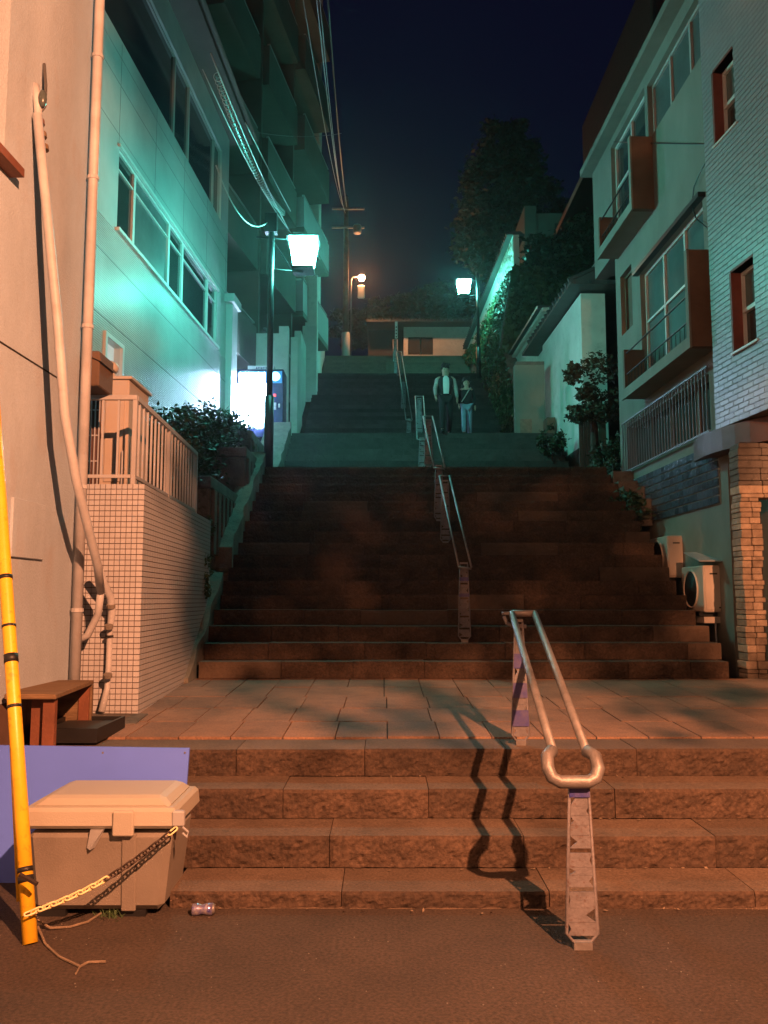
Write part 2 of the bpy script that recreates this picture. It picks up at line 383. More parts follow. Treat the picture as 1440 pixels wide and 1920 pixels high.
# side kerbs of the stair
for i, (pts, xa, xb, lb) in enumerate((
    ([(9.1, lz(9.1)), (9.35, .80), (11.45, 2.02), (11.5, 1.2), (9.6, .7)], -2.50, -2.15, 'short reddish sloping concrete kerb beside the tiled retaining wall'),
    ([(11.7, 1.8), (11.72, 2.38), (15.0, 4.28), (15.0, 3.4)], -2.40, -2.12, 'long pale rough concrete kerb running up to the left lamp post'),
    ([(17.6, 3.7), (17.7, 4.25), (20.5, 5.98), (20.5, 5.2)], -2.85, -2.28, 'teal lit concrete kerb beside the vending machine'))):
    mb = MB(); n = 22; ys0, ys1 = pts[1][0], pts[2][0]
    bot = [pts[0]]+[(ys0+(ys1-ys0)*j/n, None) for j in range(n+1)]
    for j in range(n):
        ya = ys0+(ys1-ys0)*j/n; yb = ys0+(ys1-ys0)*(j+1)/n
        f = lambda y: pts[1][1]+(pts[2][1]-pts[1][1])*(y-ys0)/(ys1-ys0)
        jig = lambda y, k: noise.noise(Vector((y*3, k*7.7, i)))*.05
        a = [(xa, ya, f(ya)-.7), (xb+jig(ya, 1), ya, f(ya)-.7), (xb+jig(yb, 1), yb, f(yb)-.7), (xa, yb, f(yb)-.7), (xa, ya, f(ya)+jig(ya, 2)*.7), (xb+jig(ya, 1), ya, f(ya)+jig(ya, 3)*.6), (xb+jig(yb, 1), yb, f(yb)+jig(yb, 3)*.6), (xa, yb, f(yb)+jig(yb, 2)*.7)]
        mb.hexa(a)
    mb.build('stair_kerb', M['curb'], label=lb, cat='kerb', smooth=False)
mb = MB()
for k, (y, z) in list(enumerate(F1))[12:16]: mb.box(3.97, 4.32, y, y+.33, z-.4, z+.05+random.uniform(-.03, .05))
mb.build('stair_kerb', M['concrete'], label='dark stepped concrete kerb under the beige building on the right', cat='kerb')

# ------------------------------------------------------------------ foliage helpers
def leaves(mb, cx, cy, cz, rx, ry, rz, n, size, clump=9, surf=.55, m=0, zmin=-1e9):
    cl = []
    for _ in range(clump*6):
        while True:
            p = Vector((random.uniform(-1, 1), random.uniform(-1, 1), random.uniform(-1, 1)))
            if surf < p.length < 1: break
        cl.append(p)
    for _ in range(n):
        c = random.choice(cl); q = c+Vector((random.gauss(0, .13), random.gauss(0, .13), random.gauss(0, .10)))
        p = Vector((cx+q.x*rx, cy+q.y*ry, cz+q.z*rz))
        if p.z < zmin: continue
        a = Vector((random.gauss(0, 1), random.gauss(0, 1), random.gauss(0, .6))).normalized(); b_ = a.cross(Vector((random.gauss(0, 1), random.gauss(0, 1), random.gauss(0, 1)))).normalized()
        s = size*random.uniform(.6, 1.3)
        mb.poly([p-a*s, p+b_*s*.45, p+a*s, p-b_*s*.45], m)
def trunk(pts, r0, r1):
    return MB().tube(pts, [r0+(r1-r0)*i/(len(pts)-1) for i in range(len(pts))], 8)

# ------------------------------------------------------------------ LEFT: pink stucco building
FP = Fac(-2.54-.03*7.02, .03, 1)     # passes the corner at Y 7.05
pink = thing('stucco_building', 'pink lit stucco building filling the left edge with pipes on its wall', 'building', FP.W(0, 4, 0))
sE = FP.s_at(168)
sE = 7.02
wz0, wz1 = [FP.hit(22, yy)[1] for yy in (318, -40)]
ws1 = FP.hit(22, 320)[0]-.12
wholes = [(ws1-1.3, ws1, wz0, wz0+1.9)]
mb = MB(FP.M); wall_cells(mb, -3, sE, .95, 13, wholes, -.25, 0); wall_cells(mb, -3, sE, 0, .95, [], -.25, -.02); mb.box(-6, -.25, sE-.25, sE, 0, 13); mb.build('wall', M['stucco'], pink)
h = wholes[0]
f = MB(FP.M); f.box(-.2, -.13, h[0]+.02, h[0]+.08, h[2]+.02, h[3]-.02); f.box(-.2, -.13, h[1]-.08, h[1]-.02, h[2]+.02, h[3]-.02); f.box(-.2, -.13, h[0]+.08, h[1]-.08, h[2]+.02, h[2]+.08); f.box(-.2, -.13, h[0]+.08, h[1]-.08, h[3]-.08, h[3]-.02)
w = f.build('window', M['red_wood'], pink); MB(FP.M).box(-.18, -.16, h[0]+.08, h[1]-.08, h[2]+.08, h[3]-.08).build('pane', M['glass'], w)
MB(FP.M).box(.0, .10, h[0]-.15, h[1]+.10, h[2]-.07, h[2]-.01).build('window_sill', M['red_wood'], pink)
# brown plinth tiles
tm = MB().box(-.5, .5, -.5, .5, -.5, .5).mesh('brown_tile', M['brown_tile'])
for r in range(3):
    for c in range(9):
        ss = sE-.06-c*.115-(.0 if r % 2 else .0); zz = .80+.098*r-.05
        piece('plinth_tile', tm, pink, FP.M @ TS((-.012, ss, zz+.05), (.02, .105, .088)))
MB(FP.M).box(-.02, -.0021, -3, sE-.001, .62, .946).build('plinth_bed', M['grout'], pink)
# control joint and meter cover
a = FP.hit(0, 640); c = FP.hit(118, 716)
MB(FP.M).tube([(.0, -2, a[1]), (.0, c[0], (a[1]+c[1])/2)], .008, 5).build('wall_joint', M['core'], pink)
a = FP.hit(20, 932); c = FP.hit(76, 1050)
MB(FP.M).box(.0, .022, min(a[0], c[0]), max(a[0], c[0]), c[1], a[1]).build('meter_cover', M['stucco'], pink, bevel=.004)
# downpipe close to the corner
ds = FP.s_at(134); mb = MB(FP.M)
mb.tube([(.07, sE-.13, 13), (.07, sE-.13, .72)], .042, 10); pp = mb.build('downpipe', M['pipe'], pink, smooth=True)
for z in (1.55, 2.55, 3.9, 5.2, 6.3): MB(FP.M).tube([(.07, sE-.13, z), (.07, sE-.13, z+.03)], .050, 10).build('pipe_clip', M['pipe'], pp)
# bundled conduit leaning away from the wall, over the tiled wall
mb = MB(); pc = [P(70, 215, 5.85), P(88, 400, 5.85), P(108, 600, 5.9), P(122, 780, 6.0), P(143, 900, 6.15), P(160, 970, 6.35), P(183, 1060, 6.75), P(189, 1110, 6.95), P(184, 1150, 7.05), P(165, 1190, 7.1), P(140, 1205, 7.12)]
mb.tube(pc[:8], .034, 10); cd_ = mb.build('conduit', M['pipe'], pink, smooth=True)
MB().tube(pc[7:], .030, 10).build('flexible_conduit', M['pipe'], pink, smooth=True)
MB().tube([P(66, 160, 5.9), P(70, 190, 5.88), P(72, 222, 5.9)], .03, 8).build('cable_entry', M['pipe'], pink, smooth=True)
MB().tube([P(83, 120, 6.0), P(86, 160, 5.95), P(84, 200, 5.9), P(78, 208, 5.9)], .011, 6).build('hanging_cable', M['wire'], pink)
MB().ball(P(80, 185, 5.87), .045, 10, sc=(.7, .7, 1.5)).build('insulator', M['glass2'], pink, smooth=True)
for k in range(3): MB().tube([P(72+4*k, 225+24*k, 5.92+.03*k), P(73+4*k, 234+24*k, 5.92+.03*k)], .042, 10).build('tape_band', M['wood'] if k else M['red_wood'], cd_)
pd = thing('drain_hose', 'pale taped drain hose running down the front of the tiled wall', 'hose', P(192, 1338, 7.2))
ph = [P(183, 1060, 7.0), P(194, 1092, 7.1), P(207, 1120, 7.2), P(210, 1145, 7.24), P(206, 1180, 7.27), P(204, 1240, 7.28), P(201, 1290, 7.28), P(190, 1335, 7.2)]
MB().tube(ph, [.030, .034, .034, .034, .026, .026, .026, .03], 9).build('hose', M['pipe'], pd, smooth=True)
MB().tube([P(205, 1191, 7.26), P(205, 1195, 7.26)], .034, 9).build('black_tape', M['black'], pd)
for k, (x, y) in enumerate(((203, 1112), (208, 1133), (204, 1172), (202, 1264))): MB().tube([P(x, y, 7.2), P(x, y+6, 7.21)], .037, 9).build('tape_band', M['bin_body'], pd)

# ------------------------------------------------------------------ LEFT: tiled retaining box with railing
FB = Fac(-2.10+.038*7.35, -.038, 1)
BT, BF = P(275, 907, 7.35).z, 7.35
bx = thing('tiled_retaining_wall', 'retaining wall faced with small square pale tiles beside the landing', 'wall', (-2.6, 7.4, .63))
mb = MB(); xs = lambda Y: -2.10-.038*(Y-7.35)
mb.hexa([(-4.2, BF+.012, .2), (xs(BF)-.012, BF+.012, .2), (xs(10.9)-.012, 10.9, .2), (-4.2, 10.9, .2), (-4.2, BF+.012, BT-.004), (xs(BF)-.012, BF+.012, BT-.004), (xs(10.9)-.012, 10.9, BT-.004), (-4.2, 10.9, BT-.004)])
mb.build('wall_core', M['grout'], bx)
tm = MB().box(-.5, .5, -.5, .5, -.5, .5).mesh('wall_tile', M['pale_tile'])
TP = .0476; rest = MB(); cnt = 0
nz = int((BT-.62)/TP)
for c in range(14):
    for r in range(nz):
        x = xs(BF)-TP*(c+.5); z = BT-TP*(r+.5)
        if c < 8 and r < 37 and cnt < 296:
            piece('wall_tile', tm, bx, TS((x, BF+.008, z), (TP-.0065, .016, TP-.0065))); cnt += 1
        else: rest.box(x-TP/2+.0033, x+TP/2-.0033, BF, BF+.016, z-TP/2+.0033, z+TP/2-.0033)
rest.build('front_tiles', M['pale_tile'], bx, kind='stuff', recalc=False)
rest = MB(FB.M)
s0 = 7.36; c = 0
while s0 < 10.85:
    for r in range(nz):
        z = BT-TP*(r+.5)
        rest.box(-.008, .004, s0+.002, s0+TP*2-.002, z-TP/2+.0033, z+TP/2-.0033)
    s0 += TP*2
rest.build('side_tiles', M['pale_tile'], bx, kind='stuff', recalc=False)
rl = thing('steel_railing', 'pale painted steel railing on top of the tiled wall', 'railing', (-2.6, 7.6, BT))
YR = 7.47; zt = P(260, 741, YR).z; zb = P(250, 890, YR).z; xc = P(253, 800, YR).x; xw = P(152, 800, YR).x-.2
MB().box(xw, xc+.0175, YR-.02, YR+.02, zt-.045, zt).build('top_rail', M['rail_paint'], rl, bevel=.004)
MB().box(xw, xc-.021, YR-.012, YR+.012, zb-.03, zb).build('bottom_rail', M['rail_paint'], rl)
MB().box(xc-.02, xc+.02, YR-.0205, YR+.0205, BT-.02, zt-.046).build('railing_post', M['rail_paint'], rl, bevel=.003)
for x in (163, 193, 222): 
    X = P(x, 800, YR).x; MB().box(X-.009, X+.009, YR-.009, YR+.009, zb+.001, zt-.046).build('baluster', M['rail_paint'], rl)
Y1 = 10.45; xsr = lambda Y: xc-.038*(Y-YR)
mb = MB(); mb.hexa([(xc-.02, YR+.021, zt-.045), (xc+.02, YR+.021, zt-.045), (xsr(Y1)+.02, Y1, zt-.045), (xsr(Y1)-.02, Y1, zt-.045), (xc-.02, YR+.021, zt), (xc+.02, YR+.021, zt), (xsr(Y1)+.02, Y1, zt), (xsr(Y1)-.02, Y1, zt)])
mb.build('top_rail', M['rail_paint'], rl)
mb = MB(); mb.hexa([(xc-.012, YR+.021, zb-.03), (xc+.012, YR+.021, zb-.03), (xsr(Y1)+.012, Y1, zb-.03), (xsr(Y1)-.012, Y1, zb-.03), (xc-.012, YR+.021, zb), (xc+.012, YR+.021, zb), (xsr(Y1)+.012, Y1, zb), (xsr(Y1)-.012, Y1, zb)])
mb.build('bottom_rail', M['rail_paint'], rl)
n = 19
for k in range(1, n+1):
    Y = YR+(Y1-YR)*k/(n); X = xsr(Y); post = k in (9, n)
    w_ = .019 if post else .009
    MB().box(X-w_, X+w_, Y-w_, Y+w_, (BT-.02 if post else zb+.001), zt-.046).build('railing_post' if post else 'baluster', M['rail_paint'], rl)
# things behind the railing
t = thing('gas_water_heater', 'tall beige outdoor heater cabinet behind the railing', 'heater', (-2.9, 8.3, BT))
x0, x1 = P(187, 800, 8.3).x, P(240, 800, 8.3).x
MB().box(x0, x1, 8.3, 9.0, BT, P(200, 712, 8.3).z).build('cabinet', M['ac'], t, bevel=.01)
MB().box(x0-.02, x1+.03, 8.28, 9.03, P(200, 711, 8.3).z, P(200, 706, 8.3).z).build('cabinet_lid', M['ac'], t)
zc_ = P(200, 700, 8.3).z
MB().box(x0+.06, x1-.04, 8.285, 8.299, BT+.15, zc_-.25).build('front_panel', M['ac'], t)
for k in range(2): MB().tube([(x1-.03-.06*k, 8.25, BT), (x1-.03-.06*k, 8.25, BT+.45+.1*k)], .012, 6).build('pipe', M['pipe'], t)
t = thing('meter_box', 'reddish brown box mounted on the corner of the stucco building', 'box', P(165, 700, 7.2))
a = P(146, 655, 7.15); c = P(187, 725, 7.15)
MB().box(a.x, c.x, 7.12, 7.5, c.z, a.z-.02).build('casing', M['brown_panel'], t, bevel=.01)
MB().prism([(a.x, 7.1, a.z-.02), (c.x+.02, 7.1, c.z+.42*.5), (c.x+.02, 7.1, c.z+.42*.5+.02), (a.x, 7.1, a.z+.01)], (0, .42, 0)).build('sloping_cover', M['brown_panel'], t)
t = thing('round_vent_cowl', 'small beige round vent cowl above the heater cabinet', 'vent', P(205, 705, 8.2))
MB().ball(P(203, 690, 8.4), .10, 12, sc=(1.1, 1, .75)).tube([P(203, 695, 8.4), P(203, 712, 8.4)], .075, 12).build('cowl', M['ac'], t, smooth=True)
gw = thing('grille_window', 'dark barred window behind the railing with white grid bars', 'window', (-3.1, 8.1, BT))
x0, x1 = P(153, 800, 8.0).x, P(183, 800, 8.0).x
MB().box(x0-.1, x1, 8.06, 8.1, BT, BT+.95).build('pane', M['brown_tile'], gw)
for k in range(5): X = x0+(x1-x0)*k/4-.004; MB().box(X, X+.010, 8.03, 8.045, BT, BT+.95).build('bar', M['rail_paint'], gw)
for k in range(4): MB().box(x0-.05, x1, 8.046, 8.058, BT+.06+.25*k, BT+.072+.25*k).build('cross_bar', M['rail_paint'], gw)

# ------------------------------------------------------------------ LEFT: stepped old retaining wall, shrubs
rw = thing('old_retaining_wall', 'stained stepped concrete retaining wall left of the stair below the shrubs', 'wall', (-2.8, 11.3, 1))
for k, (ya, yb, x1, zt_) in enumerate(((11.25, 13.6, -2.33, P(380, 892, 11.25).z), (13.6, 15.4, -2.25, P(450, 838, 13.6).z), (15.4, 18.2, -2.45, 4.75))):
    MB().box(-4.6, x1, ya+.002, yb-.002, .5, zt_-.16).build('wall_section', M['concrete'], rw, bevel=.02)
    MB().box(-4.6, x1+.02, ya-.02, yb-.004, zt_-.158, zt_).build('coping_block', M['concrete'], rw, bevel=.012)
    nf = int((yb-ya)/.3)
    for j in range(nf): MB().box(x1, x1+.05, ya+.1+.3*j, ya+.28+.3*j, .9+ya*.12, zt_-.17).build('wall_rib', M['concrete'], rw, bevel=.01)
sh = [(-3.45, 12.1, 3.62, .95, 1.1, .62), (-3.30, 13.9, 4.08, .85, 1.2, .66), (-3.25, 15.6, 4.55, .85, 1.2, .66), (-3.5, 17.6, 4.85, .9, 1.2, .62), (-3.1, 10.9, 3.35, .65, .6, .45)]
lbs = ['dense dark shrub just behind the end of the steel railing', 'broad leafy shrub above the stepped retaining wall, second from the railing', 'green shrub beside the left lamp post, in front of the vending machine', 'shrub glowing at its top edge under the glare of the vending machine', 'low shrub close against the side of the steel railing']
for (cx, cy, cz, rx, ry, rz), lb in zip(sh, lbs):
    t = thing('shrub', lb, 'shrub', (cx, cy, cz-rz), group='shrubs on the left terrace')
    mb = MB(); leaves(mb, cx, cy, cz, rx, ry, rz, 4200, .05, 12, .3); mb.build('foliage', M['leaf'], t, recalc=False)
    mb = MB()
    for k in range(5): mb.tube([(cx, cy, cz-rz-.3), (cx+random.uniform(-.4, .4)*rx, cy+random.uniform(-.4, .4), cz), (cx+random.uniform(-.8, .8)*rx, cy+random.uniform(-.8, .8)*ry, cz+.4*rz)], [.03, .018, .006], 5)
    mb.build('stem', M['bark'], t)
for (x, y, Y, lb) in ((388, 1010, 11.2, 'ragged weeds rooted where the tiled wall meets the old concrete'), (380, 1085, 10.6, 'yellowish weeds at the foot of the old concrete wall')):
    q = P(x, y, Y); mb = MB(); leaves(mb, q.x, q.y, q.z, .12, .25, .32, 500, .03, 6, .1); mb.build('weed_tuft', M['leaf2'], label=lb, cat='weeds', kind='stuff', recalc=False)
t = thing('broken_stone', 'broken concrete lumps between the two left kerbs', 'rubble', (-2.3, 11.5, 1.9))
for k in range(5):
    q = Vector((-2.33+random.uniform(-.1, .12), 11.5+k*.07, 1.98+random.uniform(0, .12))); MB().ball(q, .09, 7, sc=(1.2, 1, .6)).build('stone_lump', M['curb'], t)

# ------------------------------------------------------------------ LEFT: white siding building
FC = Fac(-5.0, .0532, 1)
sid = thing('siding_building', 'white ribbed siding building glowing teal with two long window bands', 'building', FC.W(0, 15, 3))
sEnd = FC.s_at(418); S0 = 8.2
wa, wb = FC.s_at(203), FC.s_at(400)
zt_ = (FC.hit(205, 250)[1]+FC.hit(400, 535)[1])/2; zb_ = (FC.hit(195, 400)[1]+FC.hit(395, 637)[1])/2
ua, ub = 9.0, FC.s_at(404)
uzb = (FC.hit(215, 47)[1]+FC.hit(403, 397)[1])/2; uzt = uzb+1.75
la, lb_ = FC.s_at(187), FC.s_at(217); lzt = FC.hit(200, 633)[1]; lzb = lzt-.95
holes = [(wa, wb, zb_, zt_), (ua, ub, uzb, uzt), (la, lb_, lzb, lzt)]
mb = MB(FC.M); wall_cells(mb, S0, sEnd, 1.5, uzt+.7, holes, -.25, 0); mb.box(-9, -.25, sEnd-.2, sEnd, 1.5, uzt+.7)
mb.build('wall', M['siding'], sid)
# ribs below the windows and one joint line every course
rb = MB(FC.M); z = zb_-.06
pj = zb_-.62
k = 0
while z > 3.0:
    for a, b_ in ((S0, la-.09), (lb_+.09, sEnd-.001)) if lzb-.1 < z < lzt+.1 else ((S0, sEnd-.001),):
        rb.box(0, .010, a, b_, z-.024, z)
    z -= .036; k += 1
rb.build('siding_ribs', M['siding'], sid, kind='stuff')
for zj in (pj, pj-1.0): MB(FC.M).box(.0101, .0125, S0, sEnd-.002, zj-.012, zj).build('panel_joint', M['tile_joint'], sid)
for zj in (zt_+.22, (zt_+uzb)/2+.15, uzb-.3): MB(FC.M).box(0, .003, S0, sEnd-.002, zj-.006, zj).build('panel_joint', M['tile_joint'], sid)
for s_ in [x*1.8+11.3 for x in range(6)]: MB(FC.M).box(0, .003, s_, s_+.006, zt_+.06, uzb-.05).build('panel_joint', M['tile_joint'], sid)
mb = MB(FC.M); mb.box(.0, .07, wa-.06, wb+.06, zb_-.06, zb_-.001); mb.build('window_sill', M['frame'], sid)
mb = MB(FC.M); mb.box(.0, .04, wa-.06, wb+.06, zt_+.001, zt_+.05); mb.build('window_head', M['frame'], sid)
muls = [FC.s_at(x) for x in (203, 238, 307, 334, 383, 400)]
muls[0] = wa; muls[-1] = wb
for i in range(5):
    a, b_ = muls[i], muls[i+1]
    f = MB(FC.M)
    for (p, q) in ((a, a+.05), (b_-.05, b_)): f.box(-.10, -.02, p+.001, q-.001, zb_, zt_)
    f.box(-.10, -.02, a+.05, b_-.05, zb_, zb_+.045); f.box(-.10, -.02, a+.05, b_-.05, zt_-.045, zt_)
    f.box(-.08, -.03, a+.05, b_-.05, zt_-.33, zt_-.30)
    w = f.build('window', M['frame'], sid); MB(FC.M).box(-.07, -.06, a+.05, b_-.05, zb_+.045, zt_-.045).build('pane', M['glass2'] if i in (1,) else M['glass'], w)
    if i in (0, 1, 2, 3): MB(FC.M).box(-.20, -.19, a+.1+(b_-a)*(.2, .55, .3, .4)[i], b_-.1, zb_, zt_-.1).build('curtain', M['curtain'], w)
us = [ua, 10.6, 12.2, FC.s_at(313), FC.s_at(342), FC.s_at(392), ub]; us = sorted(us)
for a, b_ in zip(us, us[1:]):
    f = MB(FC.M)
    for (p, q) in ((a, a+.05), (b_-.05, b_)): f.box(-.12, -.05, p+.001, q-.001, uzb, uzt)
    f.box(-.12, -.05, a+.05, b_-.05, uzb, uzb+.04); f.box(-.12, -.05, a+.05, b_-.05, uzt-.04, uzt)
    w = f.build('window', M['tower_light'], sid); MB(FC.M).box(-.10, -.09, a+.05, b_-.05, uzb+.04, uzt-.04).build('pane', M['glass'], w)
f = MB(FC.M); wall_cells(f, la-.07, lb_+.07, lzb-.07, lzt+.07, [(la, lb_, lzb, lzt)], 0, .05)
w = f.build('window', M['frame'], sid, label='small lit window with white frame low on the wall'); MB(FC.M).box(-.12, -.10, la, lb_, lzb, lzt).build('pane', M['lit_room'], w)
# roof edge, gutter
mb = MB(FC.M); mb.box(-9, .55, S0, sEnd+.25, uzt+.702, uzt+.95); mb.build('roof_slab', M['tower'], sid)
mb = MB(FC.M); mb.tube([(.62, S0, uzt+.8), (.62, sEnd+.2, uzt+.8)], .06, 8); mb.build('gutter', M['tower'], sid, smooth=True)
MB(FC.M).box(-.1, .16, sEnd+.002, sEnd+.55, 3, FC.hit(438, 590)[1]).build('end_pilaster', M['siding'], sid)
MB(FC.M).box(-.1, .24, sEnd-.2, sEnd+.6, FC.hit(438, 590)[1]+.002, FC.hit(438, 575)[1]).build('pilaster_cap', M['siding'], sid)

# ------------------------------------------------------------------ LEFT: dark apartment tower with balconies
FT = Fac(-7.0, .145, 1)
tw = thing('apartment_tower', 'dark high rise with stacked balconies rising behind the siding building', 'building', FT.W(-1, 26, 5))
T0, T1, ZT = 20.2, 31.9, 31
flr = [P(484, 520, 24.6).z-.1+2.9*k for k in range(-1, 8)]
bays = [(20.4, 23.6, .0), (23.9, 27.3, .18), (27.6, 31.6, .36)]
mb = MB(FT.M)
mb.box(-9, -1.2, T0, T1, 4, ZT); mb.build('wall', M['tower'], tw)
mb = MB(FT.M); mb.box(-1.19, -.05, T1-.28, T1+.15, 4, ZT); mb.build('corner_column', M['white_wall'], tw)
for z in flr:
    for bi, (a, b_, off) in enumerate(bays):
        s = MB(FT.M).box(-1.19, off+.0, a, b_, z-.18, z).build('balcony_slab', M['tower'], tw)
        pz = 1.05
        k = MB(FT.M); k.box(off-.12, off-.001, a+.001, b_-.001, z+.001, z+pz); k.box(-1.18, off-.121, a+.001, a+.12, z+.001, z+pz)
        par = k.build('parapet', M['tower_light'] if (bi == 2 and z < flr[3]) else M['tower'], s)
        MB(FT.M).box(off-.10, off-.02, a+.1, b_-.1, z+pz+.08, z+pz+.12).build('handrail', M['tower_light'], s)
        f = MB(FT.M).box(-1.19, -1.12, a+.5, b_-.6, z+.05, z+2.1).build('window', M['tower_dark'], tw)
        MB(FT.M).box(-1.119, -1.10, a+.6, (a+b_)/2, z+.15, z+2.0).build('pane', M['glass'], f)
    for s_ in (23.75, 27.45): MB(FT.M).box(-1.19, .02, s_-.06, s_+.06, z-.18, z+2.72).build('party_fin', M['tower'], tw)
# teal lit narrow wall end under the lantern
q = P(570, 520, 29)
# ------------------------------------------------------------------ LEFT: garden walls behind the vending machine
t = thing('garden_wall', 'pale rendered wall standing behind the vending machine', 'wall', (-3.5, 23.4, 5.7))
xa, xb = P(425, 625, 23.4).x, P(541, 625, 23.4).x
MB().box(xa, P(523, 625, 23.4).x, 23.4, 23.6, 5.2, P(500, 625, 23.4).z).build('wall_panel', M['white_wall'], t)
MB().box(P(523, 625, 23.4).x+.003, xb, 23.38, 23.62, 5.2, P(530, 612, 23.4).z).build('wall_pier', M['white_wall'], t)
t = thing('stepped_side_wall', 'teal lit stepped white wall bordering the upper left of the stair', 'wall', (-2.5, 25, 6))
for k, (ya, yb, yt) in enumerate(((23.9, 25.4, 632), (25.5, 27.2, 620))):
    X = P(557+6*k, 640, ya).x; MB().box(X-.18, X+.02, ya, yb, 5.2, P(560, yt, ya).z).build('wall_panel', M['white_wall'], t)
X0, X1 = P(567, 640, 27.4).x, P(594, 640, 27.4).x
MB().box(X0, X1, 27.4, 27.9, 6.4, P(580, 611, 27.4).z).build('wall_pier', M['white_wall'], t)
MB().box(P(571, 560, 27.6).x, P(593, 560, 27.6).x, 27.905, 28.2, 6.4, P(580, 516, 27.9).z).build('tall_wall_end', M['white_wall'], t)
for k in range(4):
    ya = 28.3+2.0*k; X = -2.5-.03*k; zt2 = P(605, 614+4*k, ya).z
    MB().box(X-.15, X, ya, ya+1.9, 7.2+1.2*k, min(zt2, stair_z(ya+1)+2.4)).build('wall_panel', M['white_wall'], t)

# ------------------------------------------------------------------ vending machine
vm = thing('vending_machine', 'navy drinks vending machine with blazing white display beside the stair', 'vending machine', P(488, 800, 22.0).xyz)
xa, xb = P(443, 750, 22).x, P(531, 750, 22).x; zt3 = P(488, 692, 22).z; zb3 = zt3-1.83
MB().box(xa, xb, 22.02, 22.75, zb3, zt3).build('cabinet', M['vend_body'], vm, bevel=.015)
X = lambda px: P(px, 750, 21.99).x
Z = lambda py: P(488, py, 21.99).z
MB().box(X(446), X(498), 21.99, 22.015, Z(798), Z(719)).build('display_window', M['vend_white'], vm)
MB().box(X(446), X(528), 21.985, 22.01, Z(718), Z(696)).build('header_sign', M['vend_blue'], vm)
MB().box(X(448), X(496), 21.975, 21.984, Z(715), Z(699)).build('header_light', M['vend_white'], vm)
mb = MB(); c_ = Vector((X(516), 21.98, Z(706))); mb.prism([(c_.x+.125*math.cos(a/12*math.pi), 21.97, c_.z+.125*math.sin(a/12*math.pi)) for a in range(24)], (0, .012, 0)); mb.build('round_emblem', M['vend_disc'], vm)
MB().box(X(513), X(517), 21.98, 22.01, Z(743), Z(739)).build('price_digits', M['red_led'], vm)
for (a, b_, c, d) in ((510, 518, 755, 761), (510, 518, 762, 768), (522, 525, 757, 764), (519, 526, 794, 798)): MB().box(X(a), X(b_), 21.98, 22.01, Z(d), Z(c)).build('notice_label', M['paper'], vm)
for k in range(3):
    for j in range(8):
        xx = X(449)+j*.088; zz = Z(723)-.42-.36*k+.0
        mb = MB().tube([(xx+.04, 21.965, zz), (xx+.04, 21.965, zz+.17)], .028, 8); mb.build('drink_can', M['vend_white'] if (j+k) % 3 else M['vend_disc'], vm)  # cans emit light themselves to match the glare of the display
MB().box(X(462), X(512), 22.1, 22.5, zt3, zt3+.12).build('top_sign', M['paper'], vm)
for k in range(9):
    MB().box(X(478)+.045*k, X(478)+.045*k+.025, 22.09, 22.099, zt3+.03+.01*(k % 3), zt3+.08).build('sign_letter', M['vend_body'], vm)

# ------------------------------------------------------------------ lamps
def lantern_post(name, label, base, top, side, lan, size, lh):
    t = thing(name, label, 'street lamp', base)
    b0 = Vector(base)
    MB().tube([b0, b0+Vector((0, 0, 1.3))], .085, 12).build('lower_post', M['dark_metal'], t, smooth=True)
    MB().tube([b0+Vector((0, 0, 1.3)), (b0.x, b0.y, top)], .055, 12).build('upper_post', M['dark_metal'], t, smooth=True)
    L = Vector(lan); h = lh/2
    for zz in (L.z+h, L.z-h-.01): MB().tube([(b0.x-side*.28 if zz > L.z else b0.x, b0.y, zz), (L.x, L.y, zz)], .014, 8).build('bracket_arm', M['dark_metal'], t)
    w1, w0 = size/2, size/2*.68
    g = MB(); g.hexa([(L.x-w0, L.y-w0, L.z-h+.05), (L.x+w0, L.y-w0, L.z-h+.05), (L.x+w0, L.y+w0, L.z-h+.05), (L.x-w0, L.y+w0, L.z-h+.05), (L.x-w1, L.y-w1, L.z+h-.03), (L.x+w1, L.y-w1, L.z+h-.03), (L.x+w1, L.y+w1, L.z+h-.03), (L.x-w1, L.y+w1, L.z+h-.03)])
    ln = g.build('lantern', M['lamp_teal'], t)
    MB().box(L.x-w0-.03, L.x+w0+.03, L.y-w0-.03, L.y+w0+.03, L.z-h, L.z-h+.045).build('lantern_base', M['dark_metal'], ln)
    mb = MB(); mb.box(L.x-w1-.04, L.x+w1+.04, L.y-w1-.04, L.y+w1+.04, L.z+h-.028, L.z+h); mb.build('lantern_cap', M['dark_metal'], ln)
    return t
pb = P(503, 880, 15.0); pt_ = P(505, 432, 15.0).z
lA = P(569, 480, 15.15)
lantern_post('street_lamp', 'tall dark lamp post with a glaring square teal lantern left of the stair', (pb.x, 15.0, 4.0), pt_, 1, (lA.x, 15.15, lA.z), .50, .60)
mb = MB().box(pb.x-.12, pb.x+.10, 14.93, 15.1, P(500, 432, 15).z-.05, P(500, 402, 15).z); mb.build('utility_box', M['dark_metal'], bpy.data.objects['street_lamp'])
pr = P(898, 740, 29.2); lB = P(870, 541, 29.3); ptr = P(899, 514, 29.2).z
lantern_post('street_lamp', 'farther dark lamp post with a round teal glare beside the ivy bank', (pr.x, 29.2, stair_z(29.0)-.1), ptr, -1, (lB.x, 29.3, lB.z), .48, .55)
